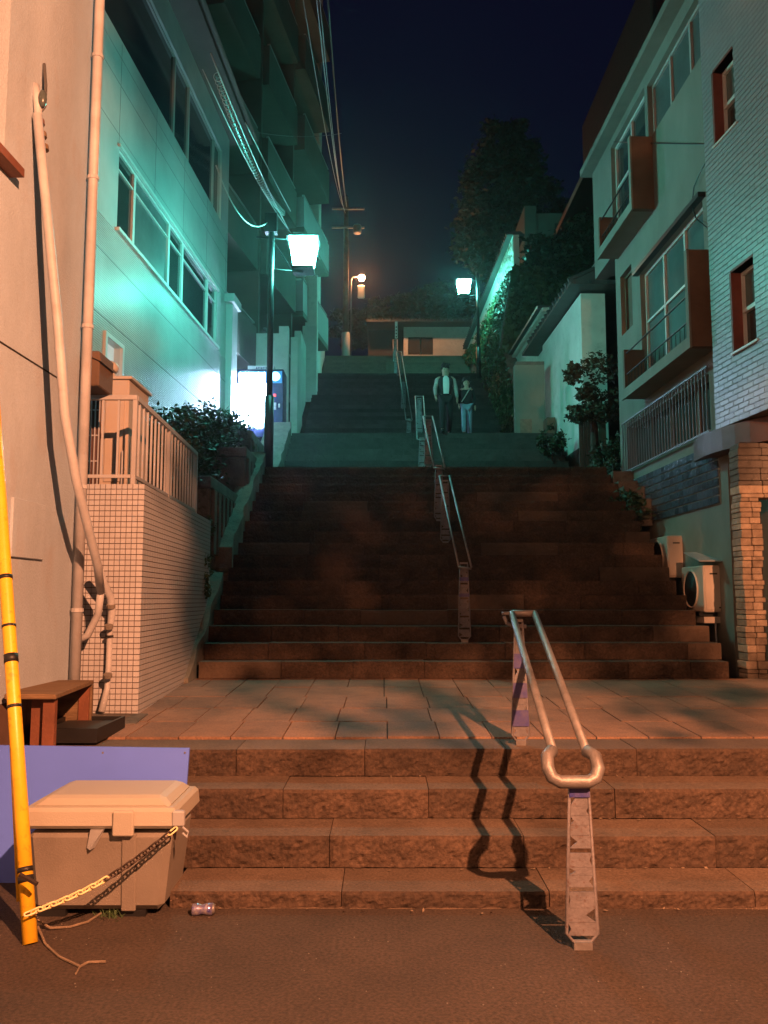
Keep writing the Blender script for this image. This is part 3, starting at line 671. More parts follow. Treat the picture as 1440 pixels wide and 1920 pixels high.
# small sodium lamp far up and concrete utility pole
t = thing('utility_pole', 'grey concrete utility pole at the top left of the stair', 'utility pole', (P(648, 660, 40).x, 40, 12.1))
bx_ = P(648, 660, 40).x; MB().tube([(bx_, 40, 12.1), (bx_+.0, 40, P(648, 370, 40).z)], [.17, .11], 12).build('pole', M['concrete'], t, smooth=True)
MB().tube([(bx_, 40.0, 14.5), (bx_+.02, 40.0, 12.2)], .20, 12).build('pole_sleeve', M['white_wall'], t, smooth=True)
for z in (P(648, 395, 40).z, P(648, 430, 40).z): MB().box(bx_-.7, bx_+.9, 39.85, 39.93, z, z+.08).build('cross_arm', M['steel'], t)
MB().tube([(bx_+.55, 39.7, P(650, 442, 40).z), (bx_+.55, 39.7, P(650, 428, 40).z)], .2, 12).build('transformer', M['steel'], t, smooth=True)
c = P(678, 521, 41); lx = P(658, 600, 41).x
t = thing('street_lamp', 'small orange street lamp glowing at the top of the hill', 'street lamp', (lx, 41, 12.1))
MB().tube([(lx, 41, 12.1), (lx, 41, c.z-.1), (lx+.1, 41, c.z+.05), (c.x-.12, 41, c.z+.04)], .035, 8).build('lamp_post', M['steel'], t, smooth=True)
g_ = MB().ball(c, .16, 12).build('lamp_globe', M['lamp_small'], t, smooth=True)
MB().box(c.x-.2, c.x+.16, 40.95, 41.03, P(670, 560, 41).z, P(670, 535, 41).z).build('sign_plate', M['white_wall'], t, bevel=.04)
# sodium street lamp beside the viewpoint, just behind it
t = thing('street_lamp', 'sodium street lamp on a grey pole behind the viewpoint', 'street lamp', (4.1, -1.5, 0))
MB().tube([(4.1, -1.5, 0), (4.1, -1.5, 5.0), (3.9, -1.5, 5.5), (3.4, -1.5, 5.72), (2.7, -1.5, 5.72)], [.08, .06, .045, .04, .04], 10).build('lamp_post', M['steel'], t, smooth=True)
MB().box(2.2, 2.85, -1.66, -1.34, 5.66, 5.78).build('lamp_head', M['steel'], t, bevel=.03)
MB().ball((2.5, -1.5, 5.64), .09, 12, sc=(1.6, 1, .4)).build('lamp_lens', M['lamp_sodium'], t, smooth=True)
ld = bpy.data.lights.new('sodium_light', 'POINT'); ld.energy = SODIUM_W; ld.color = SODIUM; ld.shadow_soft_size = .05
lo = bpy.data.objects.new('sodium_light', ld); lo.location = (2.5, -1.5, 5.5); COL.objects.link(lo); lo.parent = t; lo.matrix_parent_inverse = wm(t).inverted()
# street tree beside the viewpoint whose crown shades the upper stair from that lamp
t = thing('street_tree', 'street tree with a narrow upright crown beside the viewpoint', 'tree', (4.6, .6, 0))
trunk([(4.6, .6, 0), (4.55, .6, 3.0), (4.3, .6, 4.8), (3.4, .6, 5.7), (2.2, .6, 6.1)], .10, .02).build('trunk', M['bark'], t)
mb = MB()
def fill(f, z0, z1, n, size, gap=-.30):
    for _ in range(n):
        z = random.uniform(z0, z1); x0, x1 = f(z); p = Vector((random.uniform(x0, x1), .6+random.gauss(0, .14), z))
        if noise.noise(p*3.2) < gap: continue
        a = Vector((random.gauss(0, 1), random.gauss(0, 1), random.gauss(0, 1))).normalized(); b_ = a.cross(Vector((random.gauss(0, 1), random.gauss(0, 1), random.gauss(0, 1)))).normalized(); q = size*random.uniform(.7, 1.3)
        mb.poly([p-a*q, p+b_*q*.6, p+a*q, p-b_*q*.6])
fill(lambda z: (1.60+(z-4.6)*.05, 2.66+(z-4.6)*.25), 4.70, 5.32, 2100, .042, -.75)
fill(lambda z: (1.64-max(0, (z-5.5))*.12, 3.3), 5.3, 7.6, 9000, .05)
fill(lambda z: (1.6, 3.0), 4.18, 4.70, 650, .05, .06)
mb.build('crown', M['leaf'], t, recalc=False)

# ------------------------------------------------------------------ RIGHT: beige building
FR = Fac(4.62, -.0201, -1)
rb_ = thing('beige_building', 'weathered beige building with brown box balconies on the right of the stair', 'building', FR.W(0, 13, 1))
HR = lambda x, y, off=0: FR.hit(x, y, off)
sN, sF, sFU = 10.75, FR.s_at(1165), FR.s_at(1126)
ztop = HR(1126, 300)[1]+.02
zov = HR(1130, 505)[1]
# openings
o1 = (FR.s_at(1320), FR.s_at(1213), HR(1260, 660)[1]-.1, (HR(1345, 340)[1]+HR(1213, 470)[1])/2)           # first floor window
o1 = (FR.s_at(1338), FR.s_at(1212), HR(1212, 720)[1]+.2, HR(1300, 395)[1])
o2 = (FR.s_at(1232), FR.s_at(1163), HR(1163, 440)[1]+.2, HR(1163, 245)[1])
o3 = (FR.s_at(1196), FR.s_at(1174), HR(1185, 600)[1]-.1, HR(1185, 492)[1])
b1 = (FR.s_at(1337), FR.s_at(1178), HR(1178, 882)[1], HR(1178, 800)[1])
o4 = (sN+.05, FR.s_at(1238), HR(1300, 128)[1], ztop-.25)
holes = [o1, o2, o3, b1, o4]
mb = MB(FR.M)
wall_cells(mb, sN, sF, 0, zov, holes, -.25, 0)
wall_cells(mb, sN, sFU, zov+.001, ztop, holes, -.25, 0)
mb.box(-8, -.25, sF-.2, sF, 0, zov); mb.box(-8, -.25, sFU-.2, sFU, zov+.001, ztop); mb.box(-8, -.25, sF, sFU, zov+.001, zov+.2)
mb.build('wall', M['beige'], rb_)
MB(FR.M).box(-8, .22, sN, sFU+.15, ztop+.002, ztop+.14).build('roof_edge', M['beige'], rb_)
MB(FR.M).box(-8, .12, sN, sFU+.1, ztop+.142, ztop+.24).build('roof_slab', M['brown_panel'], rb_)
def wnd(o, nv, parent, mf, mg, curtain=True, rail=True, midz=.5):
    f = MB(FR.M); a, b_, c, d = o
    for k in range(nv+1):
        s_ = a+(b_-a-.05)*k/nv; f.box(-.16, -.08, s_, s_+.05, c, d)
    f.box(-.15, -.085, a+.05, b_-.05, c, c+.05); f.box(-.15, -.085, a+.05, b_-.05, d-.05, d)
    if rail: f.box(-.15, -.088, a+.05, b_-.05, c+(d-c)*midz, c+(d-c)*midz+.04)
    w = f.build('window', mf, parent)
    for k in range(nv):
        s_ = a+(b_-a-.05)*k/nv; e_ = a+(b_-a-.05)*(k+1)/nv
        MB(FR.M).box(-.13, -.12, s_+.05, e_, c+.05, d-.05).build('pane', mg, w)
    if curtain: 
        cu = MB(FR.M); n = 26
        for k in range(n):
            s0_ = a+(b_-a)*k/n; cu.box(-.24-.02*(k % 2), -.22-.02*(k % 2), s0_, s0_+(b_-a)/n, c, d)
        cu.build('curtain', M['curtain'], w)
    return w
gl_clear = mat('clear_pane', (.10, .15, .15), .10, .2, 2, 0, spec=.8)
wnd(o1, 3, rb_, M['frame'], gl_clear); wnd(o2, 2, rb_, M['frame'], M['glass'], False); wnd(o3, 1, rb_, M['brown_panel'], M['brown_panel'], False, False); wnd(o4, 3, rb_, M['tower_light'], M['glass2'], False, False)
MB(FR.M).box(0, .10, o1[0]-.1, o1[1]+.1, o1[3]+.002, o1[3]+.07).build('window_hood', M['dark_metal'], rb_)
def bay(x_near0, x_near1, ytop, ybot, x_far, yfar_top, yfar_bot, parent):
    # near end panel seen edge on: facade pixel x_near1, outer pixel x_near0
    sn = FR.s_at(x_near1)
    d = None
    for i in range(200):
        off = i*.005
        p = FR.W(off, sn, 5)
        c, s = math.cos(PITCH), math.sin(PITCH); px = 720+FPX*p.x/(p.y*c+(p.z-CZ)*s)
        if px <= x_near0: d = off; break
    d = d or .45
    z0 = HR(x_near1, ybot)[1]; z1 = HR(x_near1, ytop)[1]
    sf = FR.s_at(x_far, d)
    bal = thing_part('balcony_box', parent)
    MB(FR.M).box(.002, d, sn, sn+.10, z0, z1).build('end_panel', M['brown_panel'], bal)
    MB(FR.M).box(.002, d-.001, sn+.101, sf, z0, z0+.10).build('floor_slab', M['beige'], bal)
    MB(FR.M).box(.002, d-.001, sf-.09, sf-.001, z0+.101, z0+(z1-z0)*.62).build('end_panel', M['brown_panel'], bal)
    mb = MB(FR.M); mb.box(d-.0, d+.03, sn-.02, sf+.02, z0-.02, z0+.14); mb.box(d+.0, d+.03, sn-.02, sn+.08, z0+.141, z1); mb.build('edge_strip', M['beige'], bal)
    for f_ in (.25, .55): MB(FR.M).tube([(d-.04, sn+.1, z0+(z1-z0)*f_*.9+.1), (d-.04, sf-.05, z0+(z1-z0)*f_*.9+.1)], .014, 6).build('guard_rail', M['dark_metal'], bal)
    n = int((sf-sn)/.16)
    for k in range(1, n): MB(FR.M).tube([(d-.04, sn+(sf-sn)*k/n, z0+.1), (d-.04, sn+(sf-sn)*k/n, z0+(z1-z0)*.225+.1)], .006, 4).build('guard_bar', M['dark_metal'], bal)
    return bal
def thing_part(name, parent):
    # an empty part that groups a balcony's pieces under the building
    o = MB(FR.M).box(.001, .002, sN+.5, sN+.52, 3, 3.02).build(name, M['beige'], parent); return o
_b = bay(1198, 1245, 220, 368, 1134, 340, 430, rb_)
_b2 = bay(1297, 1356, 450, 642, 1174, 620, 720, rb_)
# barred window with sill rail
f = MB(FR.M).box(-.2, -.18, b1[0], b1[1], b1[2], b1[3]).build('barred_window', M['glass'], rb_)
n = 30
for k in range(n+1):
    s_ = b1[0]-.04+(b1[1]-b1[0]+.08)*k/n; MB(FR.M).box(.05, .066, s_, s_+.016, b1[2]-.02, b1[3]+.06).build('bar', M['bar_grey'], f)
for z_ in (b1[2]-.05, b1[3]+.061): MB(FR.M).box(.045, .072, b1[0]-.1, b1[1]+.08, z_, z_+.028).build('bar_rail', M['steel'], f)
for k in (0.2, .5, .75): s_ = b1[0]+(b1[1]-b1[0])*k; MB(FR.M).box(-.179, -.14, s_, s_+.06, b1[2], b1[3]).build('window_frame', M['brown_panel'], f)
# blue glass blocks
g0, g1 = FR.s_at(1350), FR.s_at(1190); gz1 = HR(1190, 897)[1]-.02; gz0 = HR(1350, 945)[1]
MB(FR.M).box(.001, .012, g0, g1, gz0, gz1).build('block_bed', M['block_joint'], rb_)
gm = MB().box(-.5, .5, -.5, .5, -.5, .5).mesh('glass_block', M['glassblock'], bevel=.06)
nr = 7; nc = 20; gh = (gz1-gz0)/nr; gw_ = (g1-g0)/nc
for r in range(nr):
    for c in range(nc): piece('glass_block', gm, rb_, Matrix.Translation(FR.W(.02, g0+gw_*(c+.5), gz0+gh*(r+.5))) @ Matrix.Rotation(FR.rz, 4, 'Z') @ Matrix.Diagonal((.03, gw_-.004, gh-.022, 1)))
# loose cables on the wall
mb = MB(FR.M); a = HR(1152, 266); c = HR(1342, 267)
mb.tube([(.02, a[0], a[1]), (.03, (a[0]+c[0])/2, (a[1]+c[1])/2-.02), (.02, c[0]+.05, c[1])], .008, 5); mb.build('wall_cable', M['black'], rb_)
mb = MB(FR.M); pts = [(1340, 290), (1322, 318), (1308, 350), (1304, 385), (1312, 410), (1330, 425), (1348, 432)]
mb.tube([(.05, max(HR(x, y)[0], 10.8), HR(x, y)[1]) for x, y in pts], .009, 5); mb.build('wall_cable', M['black'], rb_)

# air conditioners
def ac_unit(px0, px1, py0, py1, label, cover):
    Y = .62*FPX/(py1-py0)*.995; a = P(px0, py1, Y); c = P(px1, py0, Y)
    t = thing('air_conditioner', label, 'air conditioner', (a.x, Y, a.z), group='air conditioner outdoor units on the right wall')
    x0, x1, z0, z1 = a.x, c.x, a.z, c.z
    MB().box(x0, x1, Y, Y+.80, z0, z1).build('casing', M['ac'], t, bevel=.012)
    MB().box(x0+.02, x1-.02, Y-.012, Y-.001, z0+.03, z1-.03).build('end_panel', M['ac'], t, bevel=.004)
    cy, cz_ = Y+.45, (z0+z1)/2
    MB().tube([(x0-.006, cy+.25*math.cos(q), cz_+.25*math.sin(q)) for q in [2*math.pi*k/28 for k in range(28)]], .014, 6, closed=True).build('fan_ring', M['ac'], t, smooth=True)
    mb = MB(); mb.prism([(x0-.004, cy+.235*math.cos(2*math.pi*k/28), cz_+.235*math.sin(2*math.pi*k/28)) for k in range(28)], (.003, 0, 0)); gr = mb.build('fan_grille', M['grille'], t)
    for k in range(6): MB().tube([(x0-.010, cy+(.04+.035*k)*math.cos(q), cz_+(.04+.035*k)*math.sin(q)) for q in [2*math.pi*j/20 for j in range(20)]], .003, 4, closed=True).build('grille_wire', M['dark_metal'], gr)
    MB().box(x0+.08, x0+.08+.1, Y-.016, Y-.0125, z1-.12, z1-.10).build('badge', M['grille'], t)
    MB().box(x1-.10, x1-.03, Y-.016, Y-.0125, z0+.05, z0+.07).build('label_strip', M['grille'], t)
    for yy in (Y+.1, Y+.7): MB().box(x0-.03, x1+.1, yy, yy+.04, z0-.05, z0-.001).build('bracket', M['dark_metal'], t)
    MB().tube([(x1-.02, Y+.1, z1-.2), (x1+.06, Y-.02, z1-.22), (x1+.05, Y-.02, z0-.1)], .02, 8).build('refrigerant_pipe', M['pipe'], t, smooth=True)
    if cover:
        q = [(x0-.09, Y-.12, z1+.045), (x1-.02, Y-.12, z1+.045), (x1+.06, Y+.75, z1+.20), (x0+.02, Y+.75, z1+.20)]
        MB().hexa([(p[0], p[1], p[2]) for p in q]+[(p[0], p[1], p[2]+.012) for p in q]).build('rain_cover', M['cover'], t)
        MB().box(x0, x1, Y+.02, Y+.3, z0-.14, z0-.06).build('drip_tray', M['ac'], t)
        MB().tube([(x0+.16, Y+.05, z0-.06), (x0+.16, Y+.05, z0-.62)], .012, 6).build('drain_pipe', M['pipe'], t)
    return t
ac_unit(1321, 1359, 1060, 1148, 'larger near air conditioner unit with a tilted metal rain cover', True)
ac_unit(1253, 1291, 1004, 1083, 'farther air conditioner unit without a cover, left of the covered one', False)

# ------------------------------------------------------------------ RIGHT: white tiled corner building with stone entrance
FN = Fac(4.24+.094*10.7, -.094, -1)
nb = thing('tiled_corner_building', 'white brick tiled corner building over a rough stone entrance at right edge', 'building', FN.W(0, 9.7, 0))
n1, n2 = FN.s_at(1500), FN.s_at(1347)
cz0 = FN.hit(1360, 800)[1]
HN = lambda x, y: FN.hit(x, y)
w1 = (FN.s_at(1432), FN.s_at(1387), HN(1387, 655)[1], HN(1387, 500)[1])
w2 = (FN.s_at(1410), FN.s_at(1368), HN(1372, 240)[1], HN(1370, 95)[1])
mb = MB(FN.M); wall_cells(mb, n1, n2, cz0, 12, [w1, w2], -.3, 0); mb.box(-7, -.3, n2-.02, n2-.001, cz0, 12); mb.build('wall', M['tile_joint'], nb)
q = FN.W(0, n1, 0); ang = R(-48)
FM_t = None
mb = MB(); cdir = Vector((.80, -.60, 0)); nn = Vector((-.60, -.80, 0))
mb.prism([q+Vector((0, 0, cz0)), q+cdir*2.5+Vector((0, 0, cz0)), q+cdir*2.5-nn*.3+Vector((0, 0, cz0)), q-nn*.3+Vector((0, 0, cz0))], (0, 0, 12-cz0)); mb.build('side_wall', M['tile_joint'], nb)
bm_ = MB().box(-.5, .5, -.5, .5, -.5, .5).mesh('facing_tile', M['brick_tile'])
TH, TW = .0675, .235; cnt = 0; rest = MB(FN.M); z = cz0+TH/2; r = 0
cnd = []
while z < 11.5:
    s_ = n1+(TW/2 if r % 2 else 0)-TW
    while s_ < n2:
        a, b_ = max(s_, n1+.002), min(s_+TW, n2-.002)
        if b_-a > .03:
            for hs in ((w1[0], w1[1], w1[2], w1[3]), (w2[0], w2[1], w2[2], w2[3])):
                if hs[2]-TH/2 < z < hs[3]+TH/2 and a < hs[1] and b_ > hs[0]:
                    if a < hs[0]: b_ = hs[0]-.004
                    elif b_ > hs[1]: a = hs[1]+.004
                    else: b_ = a
            if b_-a > .02: cnd.append((z, a, b_))
        s_ += TW
    z += TH; r += 1
for (z, a, b_) in cnd:
    if cnt < 297: piece('facing_tile', bm_, nb, Matrix.Translation(FN.W(.004, (a+b_)/2, z)) @ Matrix.Rotation(FN.rz, 4, 'Z') @ Matrix.Diagonal((.01, b_-a-.006, TH-.009, 1))); cnt += 1
    else: rest.box(.001, .009, a+.003, b_-.003, z-TH/2+.0045, z+TH/2-.0045)
rest.build('facing_tiles', M['brick_tile'], nb, kind='stuff', recalc=False)
rest = MB(Matrix(((nn.x, cdir.x, 0, q.x), (nn.y, cdir.y, 0, q.y), (0, 0, 1, 0), (0, 0, 0, 1)))); z = cz0+TH/2; r = 0
while z < 9:
    s_ = .004
    for k in range(4): rest.box(.001, .009, s_+.003, s_+TW-.003, z-TH/2+.0045, z+TH/2-.0045); s_ += TW
    z += TH
rest.build('facing_tiles', M['brick_tile'], nb, kind='stuff', recalc=False)
for o in (w1, w2):
    f = MB(FN.M); a, b_, c, d = o
    for p in ((a, a+.04), (b_-.04, b_)): f.box(-.2, -.12, p[0], p[1], c, d)
    f.box(-.2, -.12, a+.04, b_-.04, c, c+.04); f.box(-.2, -.12, a+.04, b_-.04, d-.04, d); f.box(-.19, -.11, a+.04, b_-.04, (c+d)/2-.02, (c+d)/2+.03)
    w = f.build('window', M['frame'], nb); MB(FN.M).box(-.17, -.16, a+.04, b_-.04, c+.04, (c+d)/2-.02).build('pane', M['glass'], w); MB(FN.M).box(-.17, -.16, a+.04, b_-.04, (c+d)/2+.03, d-.04).build('pane', gl_clear, w)
    MB(FN.M).box(-.119, .012, b_-.02, b_+.02, c, d).build('reveal', M['red_frame'], nb); MB(FN.M).box(-.119, .012, a, b_-.021, d, d+.03).build('lintel', M['red_frame'], nb)
    MB(FN.M).box(-.11, .03, a-.05, b_+.03, c-.03, c-.002).build('window_sill', M['frame'], nb)
# curved canopy
mb = MB(); arc = []
cx, cy = 6.4, 10.9
for k in range(15):
    a = R(168+k*6.2); arc.append((cx+2.25*math.cos(a), cy+2.2*math.sin(a)))
arc += [(7.2, 9.1), (7.2, 11.0), (4.3, 11.0)]
mb.prism([(x, y, cz0-.30) for x, y in arc], (0, 0, .285)); mb.build('curved_canopy', M['brown_tile'], nb)
# stone pillar and doorway
pl = (P(1396, 1100, 9.85).x, P(1432, 1100, 9.85).x)
MB().box(pl[0]+.03, pl[1]-.0, 9.88, 10.1, .5, cz0-.301).build('pillar_core', M['core'], nb)
MB().box(pl[1]+.3, 8.0, 10.2, 10.6, .5, cz0-.301).build('entrance_wall', M['brown_panel'], nb)
sm = MB(); 
z = .74; k = 0
while z < cz0-.33:
    h_ = random.uniform(.045, .10); h_ = min(h_, cz0-.31-z)
    js = random.uniform(-.02, .02)
    top = P(1396, 892, 9.85).z
    xr = pl[1]+random.uniform(-.02, .03)
    cut = pl[0]+.14+.05*math.sin(z*9)
    if z > top-.3: xr = pl[1]+.3
    mb = MB()
    for (xa, xb, ya, yb) in ((pl[0]+random.uniform(-.015, .01), (pl[0]+xr)/2+js, 9.84+random.uniform(0, .03), 10.12), ((pl[0]+xr)/2+js+.006, xr, 9.84+random.uniform(0, .03), 10.1)):
        MB().box(xa, xb, ya, yb, z+.002, z+h_-.002).build('veneer_stone', M['stone'] if z < top-.15 else M['concrete'], nb, bevel=.007)  # upper stones take a darker material standing in for canopy shade
    z += h_; k += 1

# ------------------------------------------------------------------ RIGHT: white garden walls, roofs
YB0 = 27.6
FW = Fac(P(1092, 700, 18.5).x+.03*18.5, -.03, -1)
t = thing('white_garden_wall', 'tall teal lit white wall under a tiled roof ridge right of the stair', 'wall', FW.W(0, 19, 4))
sa, sb = 18.5, FW.s_at(1022)
wt = FW.hit(1090, 548)[1]; wbz = FW.hit(1086, 840)[1]
MB(FW.M).box(-.55, 0, sa, sb, wbz+.001, wt).build('wall_panel', M['white_wall'], t)
MB(FW.M).box(-.60, .03, sa-.03, sb, 3.6, wbz).build('stone_base', M['concrete'], t, bevel=.02)
# roof over the wall: two slopes with tile rows
rr = MB(FW.M); rr.prism([(.34, sa-.45, wt+.05), (.34, sa-.45, wt+.13), (-.28, sa-.45, wt+.42), (-1.9, sa-.45, wt+.13), (-1.9, sa-.45, wt+.05)], (0, sb-sa+1.6, 0)); roof = rr.build('roof', M['roof_tile'], t)
for k in range(16):
    s_ = sa-.42+.3*k
    MB(FW.M).tube([(.38, s_, wt+.13), (-.28, s_, wt+.44)], .055, 6).build('roof_tile', M['roof_tile'], roof)
for k in range(6): MB(FW.M).tube([(.30-.4*k, sa-.47, wt+.1), (.30-.4*k, sa+.1, wt+.11)], .05, 6).build('roof_tile', M['roof_tile'], roof)
MB(FW.M).tube([(-.28, sa-.5, wt+.48), (-.28, sb+1.1, wt+.48)], .09, 8).build('ridge_tile', M['roof_tile'], roof)
t = thing('dark_gate', 'dark slatted gate and brown post below the pine tree', 'gate', (P(1110, 850, 17.6).x, 17.6, 4))
gx0, gx1 = P(1087, 850, 17.6).x, P(1122, 850, 17.6).x
for k in range(8): X_ = gx0+(gx1-gx0)*k/8; MB().box(X_, X_+(gx1-gx0)/8-.01, 17.6, 17.64, 3.7, P(1100, 790, 17.6).z).build('slat', M['brown_tile'], t)
MB().box(gx1+.005, gx1+.16, 17.55, 17.7, 3.7, P(1125, 765, 17.6).z).build('gate_post', M['brown_panel'], t)
t = thing('low_brown_wall', 'low dark brown wall in front of the tall white wall', 'wall', (4.2, 19.5, 4))
MB(FW.M).box(.05, .25, FW.s_at(1047), FW.s_at(1021)-.1, 3.9, FW.hit(1047, 780)[1]).build('wall_panel', M['brown_panel'], t)
t = thing('garden_wall_stub', 'short pale green wall end with a brown water stain', 'wall', (3.8, 21.4, 5.6))
xa, xb = P(965, 700, 21.4).x, P(1021, 700, 21.4).x
MB().box(xa, xb, 21.4, 21.65, 5.5, P(990, 684, 21.4).z).build('wall_panel', M['beige'], t)
MB().box(xa+.04, xb-.0, 21.38, 21.67, P(990, 684, 21.4).z+.001, P(990, 678, 21.4).z).build('wall_cap', M['concrete'], t)
MB().box(xa+.12, xa+.42, 21.394, 21.399, 5.75, 6.25).build('water_stain', mat('brown_stain', (.26, .17, .13), .9, .3, 8, .1), t)
FV = Fac(P(1024, 650, 22.6).x+.03*22.6, -.03, -1)
t = thing('grey_boundary_wall', 'grey rendered wall with a pale cap stepping up behind the wall stub', 'wall', FV.W(0, 24, 6))
va, vb = 22.6, YB0-.1
zc0 = FV.hit(1020, 590)[1]
MB(FV.M).box(-.4, 0, va, vb, 5.4, zc0).build('wall_panel', M['white_wall'], t)
MB(FV.M).box(-.62, .12, va-.1, vb, zc0+.001, zc0+.12).build('wall_cap', M['white_wall'], t, bevel=.03)
MB(FV.M).box(-.55, .22, va-.0, vb+.05, zc0+.121, zc0+.20).build('roof', M['roof_tile'], t)

# ivy bank and strip wall
YB0 = 27.6
ZS0, ZS1 = P(962, 505, YB0).z, 12.35
ztopb = lambda Y: (ZS0+(ZS1-ZS0)*(Y-YB0)/(37.2-YB0)) if Y >= YB0 else stair_z(Y)+.7+.9*max(0, (Y-23.2)/4.4)
xtopb = lambda Y: 3.95 if Y < YB0 else P(960, 450, YB0).x-.02+(P(874, 665, 37.2).x-P(960, 450, YB0).x)*(Y-YB0)/(37.2-YB0)
XB = lambda Y, f: 3.52+(xtopb(Y)-3.52)*f+.05*noise.noise(Vector((Y, f*5, 0)))
for (Ya, Yb, nm) in ((23.25, YB0-.01, 'earth_bank'), (YB0, 37.2, 'stone_bank')):
    bk = MB(); grid = []
    for i in range(30):
        Y = Ya+(Yb-Ya)*i/29; z0 = stair_z(Y)-.4; z1 = ztopb(Y)
        grid.append([bk.V((XB(Y, q/11)+.05*noise.noise(Vector((Y*2, q, 3))), Y, z0+(z1-z0)*q/11)) for q in range(12)]+[bk.V((14, Y, z1))])
    for i in range(29):
        for q in range(12): bk.F((grid[i][q], grid[i+1][q], grid[i+1][q+1], grid[i][q+1]))
    bt = bk.V((14, Ya, stair_z(Ya)-.4)); bk.F(grid[0][:]+[bt])
    bk.build(nm, M['concrete'], kind='structure', recalc=False)
iv = MB()
for _ in range(20000):
    Y = 23.4+13.6*random.random()**1.1; f = random.random()**.7; z0 = stair_z(Y); z1 = ztopb(Y)
    if noise.noise(Vector((Y*.9, f*3, 1))) < -.12 and Y > 30: continue
    p = Vector((XB(Y, f)-abs(random.gauss(0, .07)), Y, z0+(z1-z0)*f))
    a = Vector((random.gauss(0, .5), random.gauss(0, 1), random.gauss(0, 1))).normalized(); b_ = a.cross(Vector((1, random.gauss(0, .5), random.gauss(0, .5)))).normalized(); s_ = random.uniform(.03, .08)
    iv.poly([p-a*s_, p+b_*s_*.7, p+a*s_, p-b_*s_*.7])
for _ in range(11000):
    zf = random.random(); p = Vector((3.52+(xtopb(YB0)-3.52)*zf+.05+random.random()**1.3*6.0, YB0-abs(random.gauss(0, .18)), 7.2+zf*(ZS0-7.15)))
    a = Vector((random.gauss(0, 1), random.gauss(0, .5), random.gauss(0, 1))).normalized(); b_ = a.cross(Vector((random.gauss(0, .5), 1, random.gauss(0, .5)))).normalized(); s_ = random.uniform(.05, .13)
    iv.poly([p-a*s_, p+b_*s_*.7, p+a*s_, p-b_*s_*.7])
iv.build('ivy', M['leaf2'], label='dark ivy covering the stone bank beside the far lamp', cat='ivy', kind='stuff', recalc=False)
t = thing('coped_strip_wall', 'long low white wall with tile coping on top of the ivy bank', 'wall', (3.9, 30, 11))
def xw(Y): return P(960, 450, YB0).x+.04+(P(874, 665, 37.2).x-P(960, 450, YB0).x)*(Y-YB0)/(37.2-YB0)
def zt4(Y): return P(966, 440, YB0).z+(P(872, 655, 37.2).z-P(966, 440, YB0).z)*(Y-YB0)/(37.2-YB0)
m_ = MB(); ys = [YB0, 30.8, 34.0, 37.2]
for a, b_ in zip(ys, ys[1:]):
    x_, y_ = xw(a), xw(b_)
    MB().hexa([(x_, a, ztopb(a)-.3), (x_+.2, a, ztopb(a)-.3), (y_+.2, b_-.004, ztopb(b_)-.3), (y_, b_-.004, ztopb(b_)-.3), (x_, a, zt4(a)), (x_+.2, a, zt4(a)), (y_+.2, b_-.004, zt4(b_)), (y_, b_-.004, zt4(b_))]).build('wall_panel', M['white_wall'], t)
MB().box(xw(37.2)-.08, xw(37.2)+.24, 37.21, 37.45, 12.1, zt4(37.2)).build('end_post', M['red_frame'], t)
c_ = MB(); c_.hexa([(xw(YB0)-.2, YB0, zt4(YB0)+.002), (xw(YB0)+.4, YB0, zt4(YB0)+.002), (xw(37.2)+.4, 37.2, zt4(37.2)+.002), (xw(37.2)-.2, 37.2, zt4(37.2)+.002), (xw(YB0)-.05, YB0, zt4(YB0)+.12), (xw(YB0)+.25, YB0, zt4(YB0)+.12), (xw(37.2)+.25, 37.2, zt4(37.2)+.12), (xw(37.2)-.05, 37.2, zt4(37.2)+.12)])
cp = c_.build('coping', M['roof_tile'], t)
n = 50
tl = MB().tube([(-.2, 0, 0), (.1, 0, .12)], .05, 6).mesh('coping_tile', M['roof_tile'])
for k in range(n):
    Y = YB0+.1+9.4*k/n; piece('coping_tile', tl, cp, Matrix.Translation((xw(Y)-.02, Y, zt4(Y)+.03)))
mb = MB()
for _ in range(520):
    Y = YB0+2.6*random.random()**1.3; f = random.random(); p = Vector((xw(Y)-.05-random.random()*.06, Y, ztopb(Y)-.2+(zt4(Y)-ztopb(Y)+.35)*f))
    if noise.noise(Vector((Y*4, f*5, 1))) < -.05: continue
    a = Vector((0, random.gauss(0, 1), random.gauss(0, 1))).normalized(); b_ = a.cross(Vector((1, 0, 0))); s_ = random.uniform(.03, .07)
    mb.poly([p-a*s_, p+b_*s_*.7, p+a*s_, p-b_*s_*.7])
mb.build('creeper', M['leaf2'], label='creeper leaves scattered over the near end of the long coped wall', cat='creeper', kind='stuff', recalc=False)

# pine and shrubs right
def tree(label, base, pts, crowns, mleaf, n, size, cat='tree', name='tree'):
    t = thing(name, label, cat, base); trunk(pts, .12 if n > 3000 else .05, .03).build('trunk', M['bark'], t)
    mb = MB()
    for c in crowns: leaves(mb, *c, int(n/len(crowns)), size, 10, .25)
    mb.build('crown', mleaf, t, recalc=False); return t
a = P(1112, 830, 17.0)
tree('small clipped pine with layered pads against the tall white wall', (a.x, 17, 4), [(a.x+.1, 17.2, 4), (a.x+.05, 17.1, 5.2), P(1105, 740, 17)], [(*P(1110, 775, 17), .5, .4, .2), (*P(1075, 700, 17), .2, .2, .25), (*P(1100, 738, 17), .22, .2, .2), (*P(1125, 690, 17.1), .42, .3, .35), (*P(1085, 775, 17), .25, .2, .2), (*P(1145, 760, 17), .4, .3, .4)], M['pine'], 4200, .05, 'tree', 'pine_tree')
